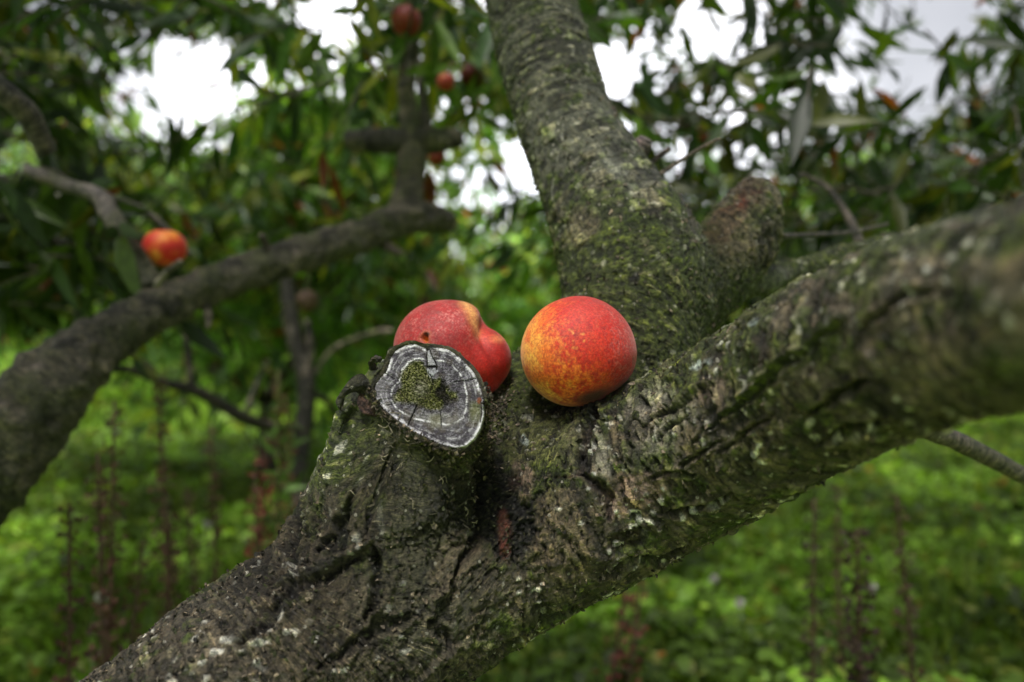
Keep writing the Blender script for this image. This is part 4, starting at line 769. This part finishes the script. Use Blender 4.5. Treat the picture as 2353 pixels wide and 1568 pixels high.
def peach_left():
    D, f = ICO7; px0, py0, d0 = 1042, 808, .585; c0 = P(px0, py0, d0); u = FPX/d0
    lob = [(np.array([-26, 0, 6]), 117), (np.array([10, -10, 52]), 64), (np.array([60, -8, -18]), 79), (np.array([48, 4, -40]), 70), (np.array([10, 6, -30]), 96)]
    # star-shaped union of two cheeks: the outer hit of each ray, smoothly blended
    rs = []
    for c, rr in lob:
        c = c/u; rr = rr/u; b = D@c; disc = b*b-(c@c-rr*rr); rs.append(np.where(disc > 0, b+np.sqrt(np.maximum(disc, 0)), 0))
    rs = np.array(rs); k = .0028; mxr = rs.max(0); r = mxr+k*np.log(np.exp((rs-mxr)/k).sum(0))-k*.7
    V0 = c0+D*r[:, None]; qx, qy, _ = proj(V0); fr = ss(.25, -.15, D[:, 1])
    sut = [(1116, 722), (1106, 745), (1103, 772), (1113, 797), (1128, 824), (1140, 868)]
    d, t = seg_dist(qx, qy, sut); wv = fr*np.clip(1.1-t*.65, 0.25, 1); r = r-.0030*np.exp(-(d/12)**2)*wv-.0034*np.exp(-(d/24)**2)*wv*ss(-6, 12, qx-np.interp(qy, [722, 745, 772, 797, 824, 868], [1116, 1106, 1103, 1113, 1128, 1140]))
    r = r+.0022*np.exp(-((qx-1078)/26)**2-((qy-735)/36)**2)*fr
    # wound
    wd = np.hypot((qx-975)/10, (qy-777)/(11+.4*(qx-975)))+.3*fbm(D*14, 638, 2); r = r-.006*ss(1.2, .5, wd)*fr
    V = c0+D*r[:, None]; n = fbm(D*3, 630, 3); n5 = fbm(D*9, 633, 3); n9 = fbm(D*24, 636, 3)
    col = np.tile(C(.42, .012, .014), (len(V), 1)); n40 = vn(D*48, 639); col = lerp(col, C(.60, .16, .14), ss(-.05, .55, n5*.4+n9*.8+n40*.6)*1.0*ss(.4, -.6, (qx-1042)/131+(qy-808)/200-.5)); col = lerp(col, DRED, ss(-.1, .5, n+.6*n9)*.65)
    col = lerp(col, C(.10, .004, .006), np.exp(-(d/11)**2)*ss(.15, .4, t)*fr*.85)
    dy_, ty_ = seg_dist(qx, qy, [(1068, 694), (1080, 715), (1092, 742), (1102, 762)]); ye = np.exp(-(dy_/13)**2)*fr; col = lerp(col, C(.85, .42, .13), np.clip(ye*1.1*(.8+.3*n5), 0, .95))
    y2 = np.exp(-((qx-1140-.2*(qy-770))/24)**2-((qy-778)/9)**2)*fr; col = lerp(col, C(.90, .33, .13), y2*.7); col = lerp(col, C(.62, .03, .018), np.exp(-((qx-1120)/16)**2-((qy-775)/26)**2)*fr*.8)
    col = lerp(col, RED, np.exp(-((qx-1105)/70)**2-((qy-850)/50)**2)*.7*fr); col = lerp(col, C(.50, .12, .05), ss(.9, .6, wd*.45)*fr*.5); col = lerp(col, C(.75, .22, .01), ss(1.0, .6, wd)*fr); col = lerp(col, C(.03, .01, .005), ss(.9, .5, np.hypot((qx-980)/11, (qy-768)/7))*fr*.9)
    root = empty('peach', tuple(c0), 'dusky red peach with a deep crease and small wound, behind the cut stub', 'peach', 'two ripe peaches resting in the fork')
    obj_l('fruit', V, f, M_PEACH, root, True, [('Col', 'FLOAT_COLOR', col)])
peach_left()
def small_peach(px_, py_, d, rpx, label, group, warm=.5, dark=1.0, stem=True, squash=1.0, seed=0):
    D, f = ICO4; c0 = P(px_, py_, d); r0 = rpx/FPX*d; root = empty('peach', tuple(c0), label, 'peach', group)
    a = np.arctan2(D[:, 1], D[:, 0])-1.2-seed; r = r0*(1-.10*np.exp(-(np.sin(a/2)/.12)**2)*np.sqrt(np.clip(1-D[:, 2]**2, 0, 1)))*(1-.25*np.exp(-(np.arccos(np.clip(D[:, 2], -1, 1))/.3)**2)); r *= 1+(.02)*fbm(D*2, seed, 2)
    V = c0+D*r[:, None]*np.array([1, 1, squash]); n = fbm(D*2.2, 650+seed, 3); col = np.tile(RED, (len(V), 1)); col = lerp(col, ORG, ss(-.3, .4, n+warm-.5)); col = lerp(col, YEL, ss(.1, .8, n+warm-.45)*.6); col = col*dark  # dark scales the skin colour, painting canopy shade into the shaded peaches
    obj_l('fruit', V, f, M_PEACH, root, True, [('Col', 'FLOAT_COLOR', col)])
    if stem:
        V, ff, b = tube(catmull([c0+[0, 0, r0*.75*squash], c0+[.002, 0, r0*1.2], c0+[.012, .01, r0*2.2]], 8), np.full(8, .002), 6); obj_l('stem', V, ff, M_DRY, root, True, [('Col', 'FLOAT_COLOR', np.tile((.07, .05, .03), (len(V), 1)))])
GH = 'peaches still hanging in the canopy'
small_peach(379, 570, 1.16, 49, 'orange peach nestled beside the grey branch on the left limb', GH, .62, 1.0, False, .9, 1)
small_peach(933, 48, 1.30, 36, 'deep red peach hanging at the top by the upright branch', GH, .1, .26, True, 1.0, 2)
small_peach(1024, 188, 1.30, 21, 'small orange red peach hanging between branch and upright limb', GH, .45, .38, True, 1.0, 3)
small_peach(1082, 172, 1.75, 26, 'shaded purple brown peach right of the small orange one', GH, -.2, .18, True, 1.0, 4)
small_peach(130, 655, 1.5, 34, 'nearly black red peach in shade above the left limb', GH, -.2, .22, True, 1.0, 5)
small_peach(1002, 362, 1.7, 20, 'shaded brown peach under the crosswise dark stub', GH, .2, .3, True, 1.0, 6)
small_peach(1070, 494, 4.0, 9, 'tiny bright red peach in the far tree, topmost by the sky gap', GH, 0, .9, False, 1.0, 7)
small_peach(1131, 616, 4.2, 8.5, 'left one of a pair of tiny red peaches in the far tree', GH, 0, .9, False, 1.0, 8)
small_peach(1155, 620, 4.2, 8.5, 'right one of a pair of tiny red peaches in the far tree', GH, 0, .9, False, 1.0, 9)
small_peach(1108, 652, 4.2, 7, 'tiny dull red peach just below the red pair', GH, .1, .6, False, 1.0, 10)
def mummy():
    D, f = ICO4; c0 = P(706, 692, 1.7); r0 = 25/FPX*1.7; root = empty('dried_peach', tuple(c0), 'shrivelled brown peach dangling below the left limb', 'dried fruit')
    r = r0*(1+.12*fbm(D*3, 661, 3)+.06*np.abs(fbm(D*7, 664, 2))); V = c0+D*r[:, None]; col = np.tile(C(.115, .065, .042), (len(V), 1)); col = lerp(col, C(.035, .02, .015), ss(0, .5, fbm(D*6, 667, 2)))
    obj_l('fruit', V, f, M_DRY, root, True, [('Col', 'FLOAT_COLOR', col)]); V, ff, b = tube(catmull([c0+[0, 0, r0*.8], P(708, 650, 1.7), P(715, 600, 1.7)], 8), np.full(8, .002), 6); obj_l('stem', V, ff, M_DRY, root, True, [('Col', 'FLOAT_COLOR', np.tile((.07, .05, .03), (len(V), 1)))])
mummy()
# hanging brown leaves
def dead_leaf(px_, py_, d, ln, label, ang=0, c=(.16, .05, .015), seed=0):
    c0 = P(px_, py_, d); rg = np.random.default_rng(seed); T = 5; dirs = np.column_stack([rg.normal(math.sin(ang), .12, T), rg.normal(0, .2, T), -np.ones(T)]); V, f, cc = leaves(c0+rg.normal(size=(T, 3))*.01, dirs, np.full(T, ln)*rg.uniform(.7, 1, T), np.full(T, ln*.22), rg.uniform(0, .5, T), 'peach', np.tile(np.array([c]), (T, 1)))
    o = obj_l('dead_leaf_cluster', V, f, M_LEAF, None, True, [('Col', 'FLOAT_COLOR', cc)]); tag(o, label, 'dead leaves', 'withered leaves hanging in the canopy')
dead_leaf(742, 345, 1.5, .09, 'rusty withered leaves hanging left of the upright branch', .05, seed=1); dead_leaf(980, 395, 1.5, .08, 'rusty withered leaves hanging right against the upright branch', 0, seed=2); dead_leaf(1118, 400, 1.8, .07, 'dark curled leaves dangling in the bright sky gap', .4, (.05, .055, .015), seed=3)
# white flower heads in the grass
def flower(px_, py_, d, label, seed):
    c0 = P(px_, py_, d); c0[2] = max(c0[2], .03); root = empty('white_flower', (c0[0], c0[1], 0), label, 'flower', 'white flower heads in the grass'); rg = np.random.default_rng(seed)
    V, f, b = tube(np.array([[c0[0], c0[1], 0], c0*[1, 1, .5], c0]), np.full(3, .0012), 5); obj_l('stem', V, f, M_HERB, root, True, [('Col', 'FLOAT_COLOR', np.tile((.10, .17, .03), (len(V), 1)))])
    n = 34; dd = rg.normal(size=(n, 3)); V, f, cc = leaves(np.tile(c0, (n, 1)), dd, np.full(n, .011), np.full(n, .005), np.zeros(n), 'oval', np.tile(np.array([[.42, .42, .36]]), (n, 1))); obj_l('flower_head', V, f, M_DRY, root, True, [('Col', 'FLOAT_COLOR', cc)])
for k, (a, b, c, lb) in enumerate([(418, 925, 2.6, 'white flower head near the arching bare branch'), (475, 1205, 1.6, 'white flower head beside the slim red dock stalk'), (232, 1375, 1.3, 'blurred white flower head low among the left weeds'), (1700, 1385, 1.5, 'white flower head in the grass under the thick limb'), (1640, 1330, 1.7, 'creamy flower head up the slope left of the other'),
    (2005, 1350, 1.4, 'white flower head beside the stout dark weed'), (1450, 1270+60, 1.9, 'white flower head just under the limb edge'), (585, 935, 3.0, 'small distant white flower left of the leafy spire')]): flower(a, b, c, lb, 800+k)
